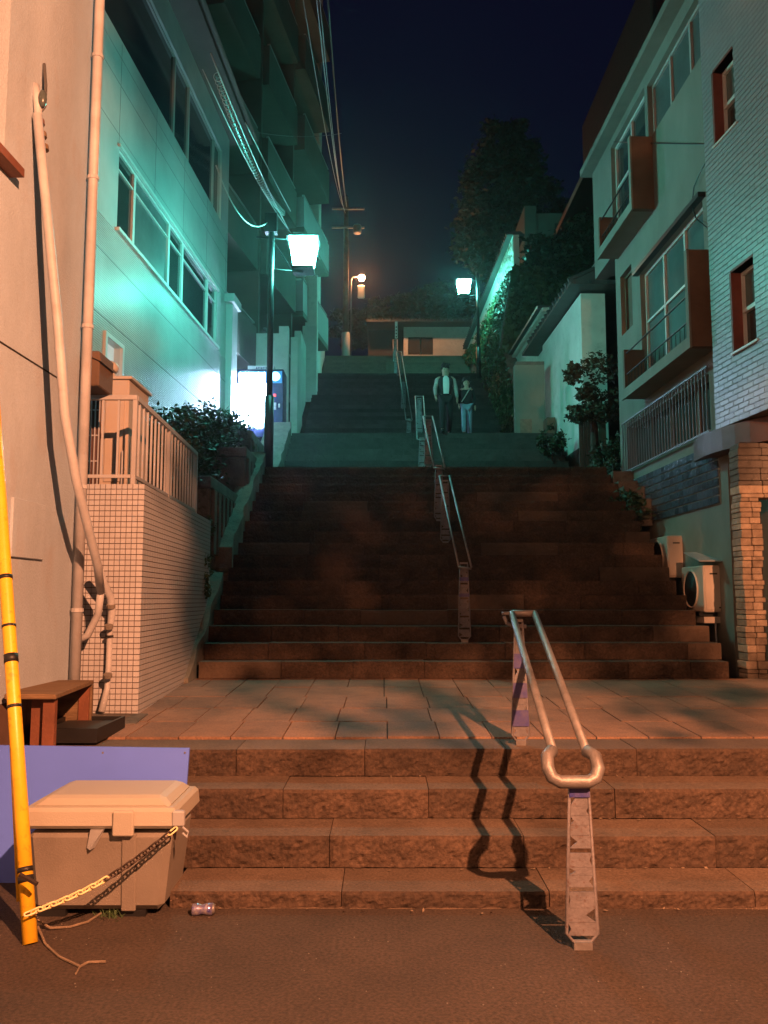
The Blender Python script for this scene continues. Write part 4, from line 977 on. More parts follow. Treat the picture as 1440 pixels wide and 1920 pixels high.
for k, (x, y, Y, r_, lb) in enumerate(((1150, 860, 15.8, .55, 'dark bush in the gap before the beige building'), (1175, 960, 13.8, .4, 'dark undergrowth along the beige wall foot'), (1035, 830, 18.8, .35, 'small bush at the end of the landing by the white wall'))):
    q = P(x, y, Y); t = thing('shrub', lb, 'shrub', (q.x, q.y, q.z-r_), group='shrubs right of the stair'); mb = MB(); leaves(mb, q.x, q.y, q.z, r_*.8, r_*1.4, r_, 1500, .045, 8, .2); mb.build('foliage', M['leaf'], t, recalc=False)
    MB().tube([(q.x, q.y, q.z-r_-.1), (q.x, q.y, q.z)], .02, 5).build('stem', M['bark'], t)
q = P(950, 400, 40)
tree('tall dark tree against the night sky above the ivy bank', (q.x, 40, 12), [(q.x, 40, 12), (q.x+.3, 40, 16), (q.x, 40, 21)], [(*P(950, 290, 40), 1.6, 1.5, 1.6), (*P(920, 360, 40), 1.8, 1.8, 1.9), (*P(985, 380, 40), 1.9, 1.6, 2.0), (*P(910, 450, 39.5), 1.6, 1.6, 1.6), (*P(965, 470, 40), 2.0, 1.8, 1.8)], M['leaf'], 26000, .16)
q = P(1060, 500, 28)
tree('dark bushy tree overhanging behind the tiled wall roof', (q.x, 28, 9), [(q.x, 28, 8.5), (q.x, 28, 11), (q.x, 28, 13)], [(*P(1050, 490, 28), 1.5, 1.3, 1.0), (*P(1095, 480, 27), 1.2, 1.2, 1.2), (*P(1025, 520, 28), .8, .8, .9)], M['leaf'], 12000, .11)
q = P(740, 650, 52)
tree('distant dark treeline left of the far house', (P(700, 650, 54).x, 54, 12.5), [(P(700, 650, 54).x, 54, 12.5), (P(700, 600, 54).x, 54, 16)], [(*P(690, 610, 54), 2.5, 1, 1.4), (*P(760, 590, 55), 3.0, 1, 1.3), (*P(840, 575, 55), 2.6, 1, 1.6)], M['leaf'], 9000, .2)

# dark buildings on the right hill
t = thing('grey_hill_house', 'dim grey house behind the ivy bank on the right', 'building', P(1060, 440, 34))
a, c = P(1005, 400, 34), P(1150, 480, 34)
MB().box(a.x, c.x+2, 34, 40, 10, a.z).build('wall', M['tower'], t)
MB().box(a.x-.5, a.x-.003, 33.9, 40, 10, P(1000, 388, 34).z).build('side_pier', M['tower'], t)
rf = MB(); y0_ = 34.5; p0, p1, p2 = P(1062, 384, y0_), P(1125, 318, y0_), P(1200, 384, y0_)
rf.prism([p0, p1, p2], (0, 5, 0)); rf.build('roof', M['brown_panel'], t)
w = MB().box(P(1040, 430, 34).x, P(1075, 430, 34).x, 33.94, 33.999, P(1040, 455, 34).z, P(1040, 420, 34).z).build('window', M['tower_dark'], t)
t = thing('brown_roofed_house', 'dark building with brown eaves rising behind the beige building top', 'building', P(1230, 100, 22))
a = P(1215, 200, 22)
MB().box(P(1222, 100, 22).x, P(1222, 100, 22).x+8, 22, 30, 3, P(1222, -60, 22).z).build('wall', M['brown_tile'], t)
e0 = P(1150, 205, 20.5); MB().hexa([(e0.x, 20.0, e0.z-.1), (e0.x+9, 20.0, e0.z+4.5), (e0.x+9, 30, e0.z+4.5), (e0.x, 30, e0.z-.1), (e0.x, 20.0, e0.z+.1), (e0.x+9, 20.0, e0.z+4.75), (e0.x+9, 30, e0.z+4.75), (e0.x, 30, e0.z+.1)]).build('roof', M['brown_tile'], t)
MB().tube([P(1222, -40, 21.7), P(1226, 180, 21.7)], .06, 8).build('downpipe', M['tower'], t, smooth=True)

# far house at the top of the stair
H = 44.0; t = thing('tiled_roof_house', 'low white walled house with tiled eaves at the top of the stair', 'building', P(820, 660, H))
XH = lambda px: P(px, 640, H).x
ZH = lambda py: P(800, py, H).z
w0 = (XH(765), XH(812), ZH(665), ZH(632))
mb = MB(); ss = [XH(757), w0[0], w0[1], XH(900)]
mb.box(XH(757), w0[0], H, H+4, 12, ZH(612)); mb.box(w0[1], XH(905), H, H+4, 12, ZH(612)); mb.box(w0[0]+.001, w0[1]-.001, H, H+4, 12, w0[2]); mb.box(w0[0]+.001, w0[1]-.001, H, H+4, w0[3], ZH(612)); mb.build('wall', M['white_wall'], t)
MB().box(XH(690), XH(757)-.003, H+.6, H+4, 12, ZH(612)).build('recessed_wall', M['tower_dark'], t)
for k in range(2): MB().box(w0[0]+.02+k*(w0[1]-w0[0])/2, w0[0]-.02+(k+1)*(w0[1]-w0[0])/2, H+.05, H+.1, w0[2]+.01, w0[3]-.01).build('shutter', M['tower_dark'], t)
MB().box(XH(757)-.1, XH(905), H-.06, H-.003, 12.1, 12.35).build('wall_base', M['brown_tile'], t)
rf = MB(); rf.prism([(XH(688), H-.9, ZH(613)), (XH(688), H-.9, ZH(611)), (XH(688), H+2.5, ZH(598)+.6), (XH(688), H+6, ZH(611)), (XH(688), H+6, ZH(613))], (XH(912)-XH(688), 0, 0)); rf = rf.build('roof', M['roof_tile'], t)
n = 32
for k in range(n): X_ = XH(690)+(XH(910)-XH(690))*k/n; MB().tube([(X_, H-.95, ZH(611)+.02), (X_, H+.6, ZH(611)+.35)], .06, 6).build('roof_tile', M['roof_tile'], rf)
# white sign post
q = P(743, 618, 38.2); t = thing('sign_post', 'narrow pale vertical sign at the head of the stair', 'sign', (q.x, 38.2, 12.15))
MB().box(q.x-.06, q.x+.06, 38.2, 38.24, P(743, 634, 38.2).z, P(743, 603, 38.2).z).build('sign_panel', M['white_cloth'], t)
MB().tube([(q.x, 38.25, 12.15), (q.x, 38.25, P(743, 605, 38.2).z)], .03, 6).build('pole', M['steel'], t)
for k in range(4): zz = P(743, 631-6*k, 38.19).z; MB().box(q.x-.03, q.x+.03, 38.193, 38.199, zz-.045, zz+.03).build('sign_character', M['tower_dark'], t)

# ------------------------------------------------------------------ handrails
def lattice_post(t, base, ztop, wb, wt, tilt=0.0, tape=None, rng=None):
    rng = rng or random.Random(3); X, Y, Z0 = base; h = ztop-Z0
    hw = lambda z: (wb+(wt-wb)*(z-Z0)/h)/2
    pts = [(X-hw(Z0+.05), Y, Z0+.07), (X-wt/2, Y, ztop), (X+wt/2, Y, ztop), (X+hw(Z0+.05), Y, Z0+.07), (X+hw(Z0+.05)*.55, Y, Z0+.03), (X-hw(Z0+.05)*.55, Y, Z0+.03)]
    po = MB().tube([Vector(p) for p in pts], .009, 7, closed=True).build('post', M['post_paint'], t, smooth=True)
    mb = MB(); z = Z0+.06; flip = 0
    while z < ztop-.03:
        dz = rng.uniform(.035, .075); z1 = min(z+dz, ztop-.015); a, b_ = hw(z)*.93, hw(z1)*.93
        m0 = rng.uniform(-.5, .2); m1 = rng.uniform(.25, .9); zc = (z+z1)/2
        # one thick plate with a leaf shaped notch on alternating sides
        if flip % 2: poly = [(X-a, z), (X+a, z), (X+a*m1, zc), (X+b_, z1), (X-b_, z1)]
        else: poly = [(X-a, z), (X+a, z), (X+b_, z1), (X-b_, z1), (X-a*m1, zc)]
        mb.prism([(p[0], Y-.004, p[1]) for p in poly], (0, .008, 0)); z = z1+(.022 if rng.random() < .22 else .0012); flip += 1
    mb.build('cut_out_panel', M['post_paint'], po, recalc=True)
    MB().box(X-wb*.28, X+wb*.28, Y-.02, Y+.02, Z0-.02, Z0+.035).build('foot', M['steel'], po)
    if tape:
        for (f0, f1) in tape:
            za, zb2 = Z0+h*f0, Z0+h*f1; MB().hexa([(X-hw(za)-.004, Y-.0125, za), (X+hw(za)+.004, Y-.0125, za), (X+hw(za)+.004, Y+.0125, za), (X-hw(za)-.004, Y+.0125, za), (X-hw(zb2)-.004, Y-.0125, zb2), (X+hw(zb2)+.004, Y-.0125, zb2), (X+hw(zb2)+.004, Y+.0125, zb2), (X-hw(zb2)-.004, Y+.0125, zb2)]).build('sticker', M['blue_tape'], po)
    return po
def handrail(label, lo, hi, w, posts, r=.016, loop_low=True, loc=None, tape=None, seed=3, matr='steel'):
    t = thing('handrail', label, 'handrail', loc or lo, group='twin tube handrails up the middle of the stair')
    lo, hi = Vector(lo), Vector(hi)
    for s in (-1, 1):
        MB().tube([lo+Vector((s*w/2, 0, 0)), hi+Vector((s*w/2, 0, 0))], r, 10).build('rail_tube', M[matr], t, smooth=True)
    def loop(c, dy, dz, fl):
        rr = r*1.4; pts = []
        for s in (-1, 1):
            seg = [c+Vector((s*w/2, -dy*.15, 0)), c+Vector((s*(w/2+fl), dy*.35, dz*.15)), c+Vector((s*(w/2+fl+.004), dy*.8, dz*.55)), c+Vector((s*(w/2+fl-.012), dy*.97, dz*.85)), c+Vector((s*(w/2+fl-.05), dy, dz))]
            pts += seg if s == -1 else seg[::-1]
        return MB().tube(pts, rr, 10).build('end_loop', M[matr], t, smooth=True)
    if loop_low: loop(lo, -.09, -.13, .035)
    else: MB().tube([lo+Vector((-w/2, 0, 0)), lo+Vector((w/2, 0, -.02))], r, 8).build('end_bar', M[matr], t, smooth=True)
    MB().tube([hi+Vector((-w/2-.0, 0, 0)), hi+Vector((w/2, 0, 0))], r, 8).build('end_bar', M[matr], t, smooth=True)
    for i, (b0, zt_, wb, wt) in enumerate(posts):
        lattice_post(t, b0, zt_, wb, wt, tape=(tape[i] if tape else None), rng=random.Random(seed+i))
        MB().box(b0[0]-wt*.55, b0[0]+wt*.55, b0[1]-.015, b0[1]+.015, zt_+.0, zt_+.02).build('saddle', M[matr], t)
    return t
q1 = Vector((.985, 4.12, 0)); q1.x = P(1097, 1775, 4.2).x
lo = P(1068, 1408, 4.28); hi = P(981, 1150, 6.2)
pA = (P(1090, 1600, 4.2).x, 4.22, 0.0); pB = (P(977, 1385, 6.1).x, 6.12, .63)
h1 = handrail('nearest twin tube handrail with a thick steel U bend at its lower end', lo, hi, .165, [(pA, P(1085, 1468, 4.2).z, .155, .085), (pB, hi.z-.06, .125, .05)], r=.023, tape=[[(.91, .97)], [(.15, .28), (.38, .5), (.62, .74)]], seed=5)
MB().tube([hi+Vector((-.14, 0, -.02)), hi+Vector((-.12, 0, -.07)), hi+Vector((-.07, 0, -.095)), hi+Vector((.02, 0, -.095))], .014, 8).build('hook', M['post_paint'], h1, smooth=True)
for s in (-1, 1): MB().box(hi.x+s*.0825-.07-.0, hi.x+s*.0825+.01, hi.y-.02, hi.y+.03, hi.z-.012, hi.z+.012).build('end_plate', M['steel'], h1, bevel=.004)
def rz(Y, fl): return {1: .76+.594*(Y-9.43), 2: 3.99+.594*(Y-17.55), 3: 5.7+.594*(Y-22.91), 4: 9.69+.594*(Y-31.71)}[fl]+.82
def rail_f(label, fl, Ya, xa, Yb, xb, w, nposts, **k):
    za, zb2 = rz(Ya, fl), rz(Yb, fl)
    Xa = P(xa, 900, Ya).x; Xb = P(xb, 900, Yb).x
    c, s = math.cos(PITCH), math.sin(PITCH)
    Xa = (xa-720)/FPX*(Ya*c+(za-CZ)*s); Xb = (xb-720)/FPX*(Yb*c+(zb2-CZ)*s)
    ps = []
    for i in range(nposts):
        f = i/(max(1, nposts-1)) if nposts > 1 else 0
        Y = Ya+.12+(Yb-Ya-.24)*f; z = za+(zb2-za)*(Y-Ya)/(Yb-Ya)
        ps.append(((Xa+(Xb-Xa)*(Y-Ya)/(Yb-Ya), Y, stair_z(Y)), z-.03, .15, .09))
    return handrail(label, (Xa, Ya, za), (Xb, Yb, zb2), w, ps, **k)
rail_f('second handrail above the landing with teal glints along both tubes', 1, 10.2, 872, 12.67, 833, .15, 2, r=.013, loop_low=False, seed=9, tape=[[(.78, .83), (.58, .62)], None])
rail_f('third handrail near the top of the long dark flight', 1, 12.95, 824, 15.1, 802, .17, 2, r=.014, loop_low=False, seed=12)
rail_f('short handrail on the middle flight beside the walking man', 2, 18.0, 791, 20.7, 786, .2, 2, r=.015, loop_low=False, seed=14)
rail_f('long handrail rising up the dark upper flight', 3, 23.0, 767, 29.5, 748, .17, 3, r=.016, loop_low=False, seed=16)
rail_f('topmost handrail with its left tube glowing orange', 4, 32.4, 742, 35.5, 741, .18, 2, r=.018, loop_low=False, seed=18)

# ------------------------------------------------------------------ foreground left: guard tube, board, bin, chain, bench
t = thing('yellow_guy_guard', 'leaning yellow plastic guard tube with black bands at the left edge', 'guy wire guard', P(57, 1762, 4.3))
g0 = P(57, 1762, 4.28); g1 = P(1, 940, 5.0); g0.z = .0
d_ = (g1-g0); top = g0+d_*2.2
MB().tube([g0, g0+d_*.5, g1, g0+d_*1.4], .036, 14).build('guard_tube', M['yellow'], t, smooth=True)
for f0, f1 in ((.115, .128), (.135, .145), (.48, .487), (.585, .605), (.67, .676), (.79, .80)): MB().tube([g0+d_*f0, g0+d_*f1], .0385, 14).build('black_band', M['black'], t, smooth=True)
MB().tube([g0+d_*1.3, top, g0+d_*6], .008, 6).build('guy_wire', M['wire'], t)
MB().tube([P(36, 1690, 4.5), P(16, 1250, 4.8), P(2, 1000, 5.05)], .014, 8).build('second_tube', M['yellow'], t, smooth=True)
MB().tube([P(57, 1640, 4.25)+Vector((-.05, 0, 0)), P(57, 1655, 4.25)+Vector((.04, -.02, 0))], .012, 6).build('tie', M['chain_k'], t)
# blue board
t = thing('blue_board', 'flat blue panel standing behind the storage bin', 'board', (-1.8, 5.1, 0))
a, c = P(8, 1397, 5.3), P(355, 1403, 5.3)
bd = MB().hexa([(a.x-.6, 5.16, 0), (c.x-.01, 5.16, 0), (c.x-.01, 5.18, 0), (a.x-.6, 5.18, 0), (a.x-.6, 5.30, a.z+.006), (c.x, 5.30, c.z), (c.x, 5.32, c.z), (a.x-.6, 5.32, a.z+.006)]); bd.build('panel', M['blue_board'], t)
for k in range(2): MB().box(c.x-.03-.5*k, c.x-.02-.5*k, 5.290, 5.2965, c.z-.03, c.z-.02).build('screw', M['steel'], t)
# storage bin
t = thing('storage_bin', 'beige plastic storage bin with a chunky lid, chained at its corner', 'storage bin', (-1.6, 4.3, 0))
yf = 4.58; xl = P(48, 1600, yf).x; xr_ = P(302, 1700, yf).x; xr_t = P(322, 1560, yf).x
zlid = P(200, 1552, yf).z; ztp = P(200, 1512, yf+.02).z; yb_ = yf+.50
ztp2 = ztp+.045
z0b = .035
bd = MB().hexa([(xl+.04, yf+.03, z0b), (xr_, yf+.03, z0b), (xr_, yb_-.03, z0b), (xl+.04, yb_-.03, z0b), (xl, yf, zlid-.02), (xr_t, yf, zlid-.02), (xr_t, yb_, zlid-.02), (xl, yb_, zlid-.02)])
body = bd.build('bin_body', M['bin_body'], t, bevel=.03, smooth=False)
for x in (xr_t-.26,): MB().hexa([(x, yf+.018, z0b+.0), (x+.075, yf+.018, z0b+.0), (x+.075, yf+.04, z0b+.0), (x, yf+.04, z0b+.0), (x, yf-.010, zlid-.03), (x+.075, yf-.010, zlid-.03), (x+.075, yf+.02, zlid-.03), (x, yf+.02, zlid-.03)]).build('bin_rib', M['bin_body'], body, bevel=.006)
lid = MB(); o_ = .035
lid.hexa([(xl-o_, yf-o_, zlid), (xr_t+o_, yf-o_, zlid), (xr_t+o_, yb_+o_, zlid), (xl-o_, yb_+o_, zlid), (xl-o_+.01, yf-o_+.01, ztp), (xr_t+o_-.01, yf-o_+.01, ztp), (xr_t+o_-.01, yb_+o_-.01, ztp), (xl-o_+.01, yb_+o_-.01, ztp)])
lo_ = lid.build('lid', M['bin'], t, bevel=.018)
MB().hexa([(xl+.0, yf+.0, ztp-.004), (xr_t-.0, yf+.0, ztp-.004), (xr_t-.0, yb_, ztp-.004), (xl+.0, yb_, ztp-.004), (xl+.07, yf+.07, ztp2), (xr_t-.07, yf+.07, ztp2), (xr_t-.07, yb_-.03, ztp2), (xl+.07, yb_-.03, ztp2)]).build('lid_crown', M['bin'], lo_, bevel=.02)
for x in (xl+.42, ): MB().box(xr_t-.30, xr_t-.19, yf-o_-.012, yf-o_+.02, zlid-.035, ztp-.01).build('latch', M['bin'], lo_, bevel=.008)
MB().hexa([(xl+.32, yf-.005, zlid-.10), (xl+.345, yf-.03, zlid-.105), (xl+.36, yf-.0, zlid-.10), (xl+.33, yf, zlid-.10), (xl+.34, yf-.02, zlid-.005), (xl+.41, yf-.04, zlid-.005), (xl+.41, yf-.0, zlid-.005), (xl+.34, yf-.0, zlid-.005)]).build('tag_flap', M['cover'], t)
for k in range(2): MB().box(xl+.06+k*.42, xl+.2+k*.42, yf+.05, yb_-.05, 0, z0b-.001).build('foot', M['black'], t)
hk = P(334, 1538, yf-.02)
hs = MB().box(hk.x-.03, hk.x+.035, hk.y-.02, hk.y+.02, hk.z-.03, hk.z+.05).build('hasp', M['cover'], t, bevel=.008)
MB().tube([hk+Vector((.03, -.02, -.03)), hk+Vector((.06, -.03, -.05)), hk+Vector((.055, -.03, -.075)), hk+Vector((.03, -.02, -.06))], .006, 6).build('shackle', M['cover'], hs)
# chain
t = thing('plastic_chain', 'chain with pale yellow links strung from the guard tube to the storage bin', 'chain', P(45, 1715, 4.2))
c0 = P(50, 1714, 4.25); c1 = hk+Vector((.0, -.05, -.03)); n = 23
def link_mesh(name, m):
    mb = MB(); pts = []
    for k in range(12):
        a = 2*math.pi*k/12; pts.append((math.cos(a)*.0135, math.sin(a)*.0135+(.0135 if math.sin(a) > 0 else -.0135), 0))
    mb.tube(pts, .0046, 6, closed=True); return mb.mesh(name, m, smooth=True)
ly, lk = link_mesh('chain_link', M['chain_y']), link_mesh('chain_link', M['chain_k'])
for k in range(n):
    f = (k+.5)/n; p = c0.lerp(c1, f)-Vector((0, 0, math.sin(f*math.pi)*.05)); f2 = f+.01; p2 = c0.lerp(c1, f2)-Vector((0, 0, math.sin(f2*math.pi)*.05))
    d = (p2-p).normalized(); rot = d.to_track_quat('Y', 'Z').to_matrix().to_4x4()
    yl = k < n*.52 or k > n*.93
    piece('chain_link', ly if yl else lk, t, Matrix.Translation(p) @ rot @ Matrix.Rotation(math.pi/2*(k % 2)+.4, 4, 'Y'))
# rope ends on the ground
def gz(x, y, up=.008):
    d = ray(x, y); k = (up-CZ)/d.z; return Vector((d.x*k, d.y*k, up))
mb = MB(); mb.tube([gz(70, 1725, .05), gz(95, 1740, .012), gz(130, 1738, .008), gz(165, 1728, .008), gz(190, 1712, .008)], .006, 6); mb.tube([gz(70, 1735, .03), gz(85, 1770), gz(110, 1793), gz(150, 1812), gz(165, 1804), gz(198, 1803)], .006, 6); mb.tube([gz(150, 1812), gz(142, 1826)], .004, 5)
mb.build('frayed_rope', M['rope'], label='frayed rope trailing on the asphalt below the guard tube', cat='rope')
mb = MB()
for _ in range(60):
    p = gz(205+random.gauss(0, 9), 1718+random.gauss(0, 3), .0); mb.poly([p, p+Vector((.008, 0, 0)), p+Vector((random.gauss(0, .03), random.gauss(0, .02), random.uniform(.01, .05)))])
mb.build('grass_tuft', M['leaf2'], label='small weed tuft at the foot of the storage bin', cat='weeds', kind='stuff', recalc=False)
# can
c = gz(381, 1716, 0); t = thing('crushed_can', 'crushed blue and silver drink can lying by the lowest step', 'can', c)
dirc = Vector((.96, .1, 0)).normalized(); prof = [(-.06, .022), (-.054, .030), (-.03, .031), (-.005, .024), (.02, .030), (.048, .031), (.056, .024), (.060, .022)]
MB().tube([c+dirc*p+Vector((0, 0, .03)) for p, r_ in prof[:6]], [r_ for p, r_ in prof[:6]], 14).build('can_body', mat('can_print', (.05, .06, .35), .25, .3, 40, 0, metal=.6, col2=(.55, .5, .5)), t, smooth=True)
MB().tube([c+dirc*p+Vector((0, 0, .03)) for p, r_ in prof[5:]], [r_*1.001 for p, r_ in prof[5:]], 14).build('can_end', M['steel'], t, smooth=True)
mb = MB()
for k in range(90):
    p = gz(random.uniform(100, 1400), random.uniform(1715, 1900), .0); s_ = random.uniform(.0015, .0045); mb.ball(p+Vector((0, 0, s_*.4)), s_, 5, sc=(1, 1.2, .6))
mb.build('grit', M['curb'], kind='stuff', label='small pale grit scattered on the asphalt road', cat='grit')

# bench with planks and black tray
t = thing('wooden_bench', 'old low wooden bench against the stucco wall', 'bench', (-2.45, 6.2, .6))
fz = P(160, 1285, 6.45).z
A_, B_, C_, D_ = P(8, 1305, 5.75), P(105, 1312, 5.75), P(176, 1272, 6.75), P(60, 1268, 6.75)
zt5 = .5*(A_.z+C_.z); 
A_, B_, C_, D_ = [Vector((p.x, p.y, zt5)) for p in (A_, B_, C_, D_)]
MB().hexa([A_-Vector((0, 0, .035)), B_-Vector((0, 0, .035)), C_-Vector((0, 0, .035)), D_-Vector((0, 0, .035)), A_, B_, C_, D_]).build('bench_top', M['wood'], t, bevel=.005)
for f, ln in ((.05, .0), (.12, .1), (.95, 0)):
    p = B_.lerp(C_, f); MB().box(p.x-.10-ln, p.x-.02-ln, p.y, p.y+.045, .58, zt5-.036).build('leg', M['red_wood'], t)
p = C_; MB().box(C_.x-.42, C_.x-.0, C_.y-.03, C_.y-.005, .6, zt5-.037).build('end_board', M['wood'], t)
t = thing('black_tray', 'flat black crate lying under the wooden bench', 'crate', (-2.1, 6.6, .64))
a, c = P(92, 1395, 6.2), P(190, 1395, 6.2)
mb = MB().box(a.x-.1, c.x, 6.1, 6.75, .645, .66)
for (x0, x1, y0, y1) in ((a.x-.1, c.x, 6.1, 6.12), (a.x-.1, c.x, 6.73, 6.75), (a.x-.1, a.x-.08, 6.1201, 6.7299), (c.x-.02, c.x, 6.1201, 6.7299)): mb.box(x0, x1, y0, y1, .6605, .745)
mb.build('tray', M['black'], t)
mb = MB(); mb.box(a.x-.06, c.x-.04, 6.14, 6.7, .662, .72); mb.build('tray_contents', M['grille'], t, bevel=.01)
# concrete apron under the tiled wall
MB().hexa([(-3.5, 6.3, .5), (-1.98, 6.9, .5), (-2.05, 8.0, .5), (-3.5, 8.0, .5), (-3.5, 6.3, .667), (-1.98, 6.9, .668), (-2.0, 7.3, .692), (-3.5, 7.3, .70)]).build('concrete_apron', M['concrete'], kind='structure')

# ------------------------------------------------------------------ wires
def wire(label, a, b_, sag, r, m='wire', n=14, name='overhead_cable', parent=None, wob=0):
    a, b_ = Vector(a), Vector(b_); pts = []
    for k in range(n+1):
        f = k/n; p = a.lerp(b_, f); p.z -= 4*sag*f*(1-f); pts.append(p)
    return MB().tube(pts, r, 6).build(name, M[m], parent, label=label, cat='cable', group='overhead cables', smooth=True)
px_, py_ = bx_, 40
wire('leftmost overhead wire crossing the tower top', P(564, -30, 14), P(642, 385, 40), .5, .010, 'wire_l')
wire('second overhead cable crossing the sky edge', P(590, -40, 15), P(645, 392, 40), .7, .016, 'wire_l')
wire('third overhead cable close beside the second', P(596, -40, 15), P(648, 400, 40), .9, .010, 'wire_l')
wire('dim thick cable rightmost of the sky edge wires', P(612, -40, 18), P(650, 388, 40), .6, .026, 'wire')
wire('bright thin wire ending just above the left lantern', P(395, 100, 11), P(542, 432, 17.5), .12, .010, 'wire_l')
wire('thin wire just left of the bright wire', P(380, 130, 11.5), P(548, 440, 18), .2, .008, 'wire_l')
wire('thin straight wire right of the spiral cable', P(460, 230, 13), P(545, 396, 17.5), .02, .008, 'wire_l')
t = thing('spiral_cable', 'silvery spiral wrapped cable bundle above the left lantern', 'cable', P(480, 300, 15))
a, b_ = P(405, 140, 12), P(531, 400, 16.9)
pts = [a.lerp(b_, k/30)-Vector((0, 0, .3*math.sin(k/30*math.pi))) for k in range(31)]
MB().tube(pts, .016, 6).build('core_cable', M['wire'], t)
sp = []
for k in range(480):
    f = k/479; i = min(29, int(f*30)); p = pts[i].lerp(pts[i+1], f*30-i); an = k*2*math.pi/9.6; sp.append(p+Vector((math.cos(an)*.05, 0, math.sin(an)*.05)))
MB().tube(sp, .007, 4).build('spiral_hanger', M['wire_l'], t)
wire('slack service wire drooping to the left lamp post', P(405, 310, 12.5), P(503, 416, 15), .42, .010, 'wire_l')
wire('faint wire crossing high above the stair from the tower', P(470, 246, 16), P(640, 250, 20), .1, .005)

# ------------------------------------------------------------------ people
def skin_mesh(name, pts, edges, rad, m, parent, root=0, sub=2):
    me = bpy.data.meshes.new(name); me.from_pydata([tuple(p) for p in pts], edges, [])
    me.materials.append(m); o = bpy.data.objects.new(name, me); link_at(o, parent, wm(parent).copy())
    md = o.modifiers.new('skin', 'SKIN'); md.use_smooth_shade = True
    sv = me.skin_vertices[0]
    for i, r_ in enumerate(rad):
        sv.data[i].radius = (r_, r_) if not isinstance(r_, tuple) else r_
    sv.data[root].use_root = True
    s = o.modifiers.new('sub', 'SUBSURF'); s.levels = sub; s.render_levels = sub
    return o
def person(label, loc, H_, rzv, man):
    t = thing('person', label, 'person', loc, rzv, group='pair walking down the stair')
    k = H_/1.75
    # facing -Y; x is the figure's left/right
    st = .15 if man else .10
    J = dict(pel=(0, 0, .93), wst=(0, .0, 1.08), chest=(0, 0, 1.30), neck=(0, 0, 1.46), head=(0, -.015, 1.55), crown=(0, 0, 1.68),
             sL=(-.18, 0, 1.41), eL=(-.255, .02, 1.14), wL=(-.255, -.13, .93), hL=(-.25, -.17, .855),
             sR=(.18, 0, 1.41), eR=(.26, .06, 1.15), wR=(.285, .02, .91), hR=(.285, .0, .83),
             pL=(-.09, 0, .88), kL=(-.10, -.05-st, .50), aL=(-.10, -.02-st, .09), tL=(-.11, -.16-st, .035),
             pR=(.09, 0, .88), kR=(.10, -.02+st*.3, .49), aR=(.10, .06+st, .09), tR=(.11, -.08+st, .035))
    fem = 1 if man else .88
    names = list(J); pts = [Vector(J[n]) for n in names]
    for p in pts: p.x *= fem; p *= k
    idx = {n: i for i, n in enumerate(names)}
    rad = dict(pel=.13, wst=.115, chest=.135, neck=.055, head=.112, crown=.098, sL=.06, eL=.04, wL=.028, hL=.035, sR=.06, eR=.04, wR=.028, hR=.035, pL=.085, kL=.058, aL=.04, tL=.035, pR=.085, kR=.058, aR=.04, tR=.035)
    E_ = [('pel', 'wst'), ('wst', 'chest'), ('chest', 'neck'), ('neck', 'head'), ('head', 'crown'), ('chest', 'sL'), ('sL', 'eL'), ('eL', 'wL'), ('wL', 'hL'), ('chest', 'sR'), ('sR', 'eR'), ('eR', 'wR'), ('wR', 'hR'), ('pel', 'pL'), ('pL', 'kL'), ('kL', 'aL'), ('aL', 'tL'), ('pel', 'pR'), ('pR', 'kR'), ('kR', 'aR'), ('aR', 'tR')]
    vb = [(p, ) for p in pts]
    edges = [(idx[a], idx[b]) for a, b in E_]
    P2 = list(pts); R2 = [rad[n]*k*.92 for n in names]
    # fingers and thumb, nose, ears
    for s_, h_ in ((-1, 'hL'), (1, 'hR')):
        for fj in range(4):
            b0 = P2[idx[h_]]+Vector((.0, -.02+.013*fj, -.02))*k; i0 = len(P2); P2.append(b0+Vector((0, 0, -.035))*k); R2.append(.008*k); P2.append(b0+Vector((-s_*.008, -.004, -.062+.004*abs(fj-1.3)))*k); R2.append(.006*k)
            edges += [(idx[h_], i0), (i0, i0+1)]
        i0 = len(P2); P2.append(P2[idx[h_]]+Vector((-s_*.02, -.035, -.01))*k); R2.append(.009*k); P2.append(P2[idx[h_]]+Vector((-s_*.024, -.05, -.04))*k); R2.append(.007*k); edges += [(idx[h_], i0), (i0, i0+1)]
    skin_mesh('body', P2, edges, R2, M['skin'], t)
    def sub(nlist, elist, scale, m, name, extra=None):
        ii = {n: i for i, n in enumerate(nlist)}
        pp = [pts[idx[n]].copy() for n in nlist]
        if extra:
            for n, v in extra.items(): pp[ii[n]] = Vector(v)*k
        return skin_mesh(name, pp, [(ii[a], ii[b]) for a, b in elist], [rad[n]*k*(scale[n] if isinstance(scale, dict) else scale) for n in nlist], m, t)
    legs = ['pel', 'pL', 'kL', 'aL', 'pR', 'kR', 'aR']; le = [('pel', 'pL'), ('pL', 'kL'), ('kL', 'aL'), ('pel', 'pR'), ('pR', 'kR'), ('kR', 'aR')]
    sub(legs, le, {'pel': 1.08, 'pL': 1.15, 'kL': 1.35, 'aL': 1.75, 'pR': 1.15, 'kR': 1.35, 'aR': 1.75}, M['black_cloth'] if man else M['denim'], 'trousers')
    tor = ['pel', 'wst', 'chest', 'neck', 'sL', 'sR']; te = [('pel', 'wst'), ('wst', 'chest'), ('chest', 'neck'), ('chest', 'sL'), ('chest', 'sR')]
    sub(tor, te, {'pel': 1.16, 'wst': 1.22, 'chest': 1.20, 'neck': 1.25 if man else 1.75, 'sL': 1.42, 'sR': 1.42}, M['black_cloth'], 'jacket', {'neck': (0, 0, 1.43), 'pel': (0, 0, .90)})
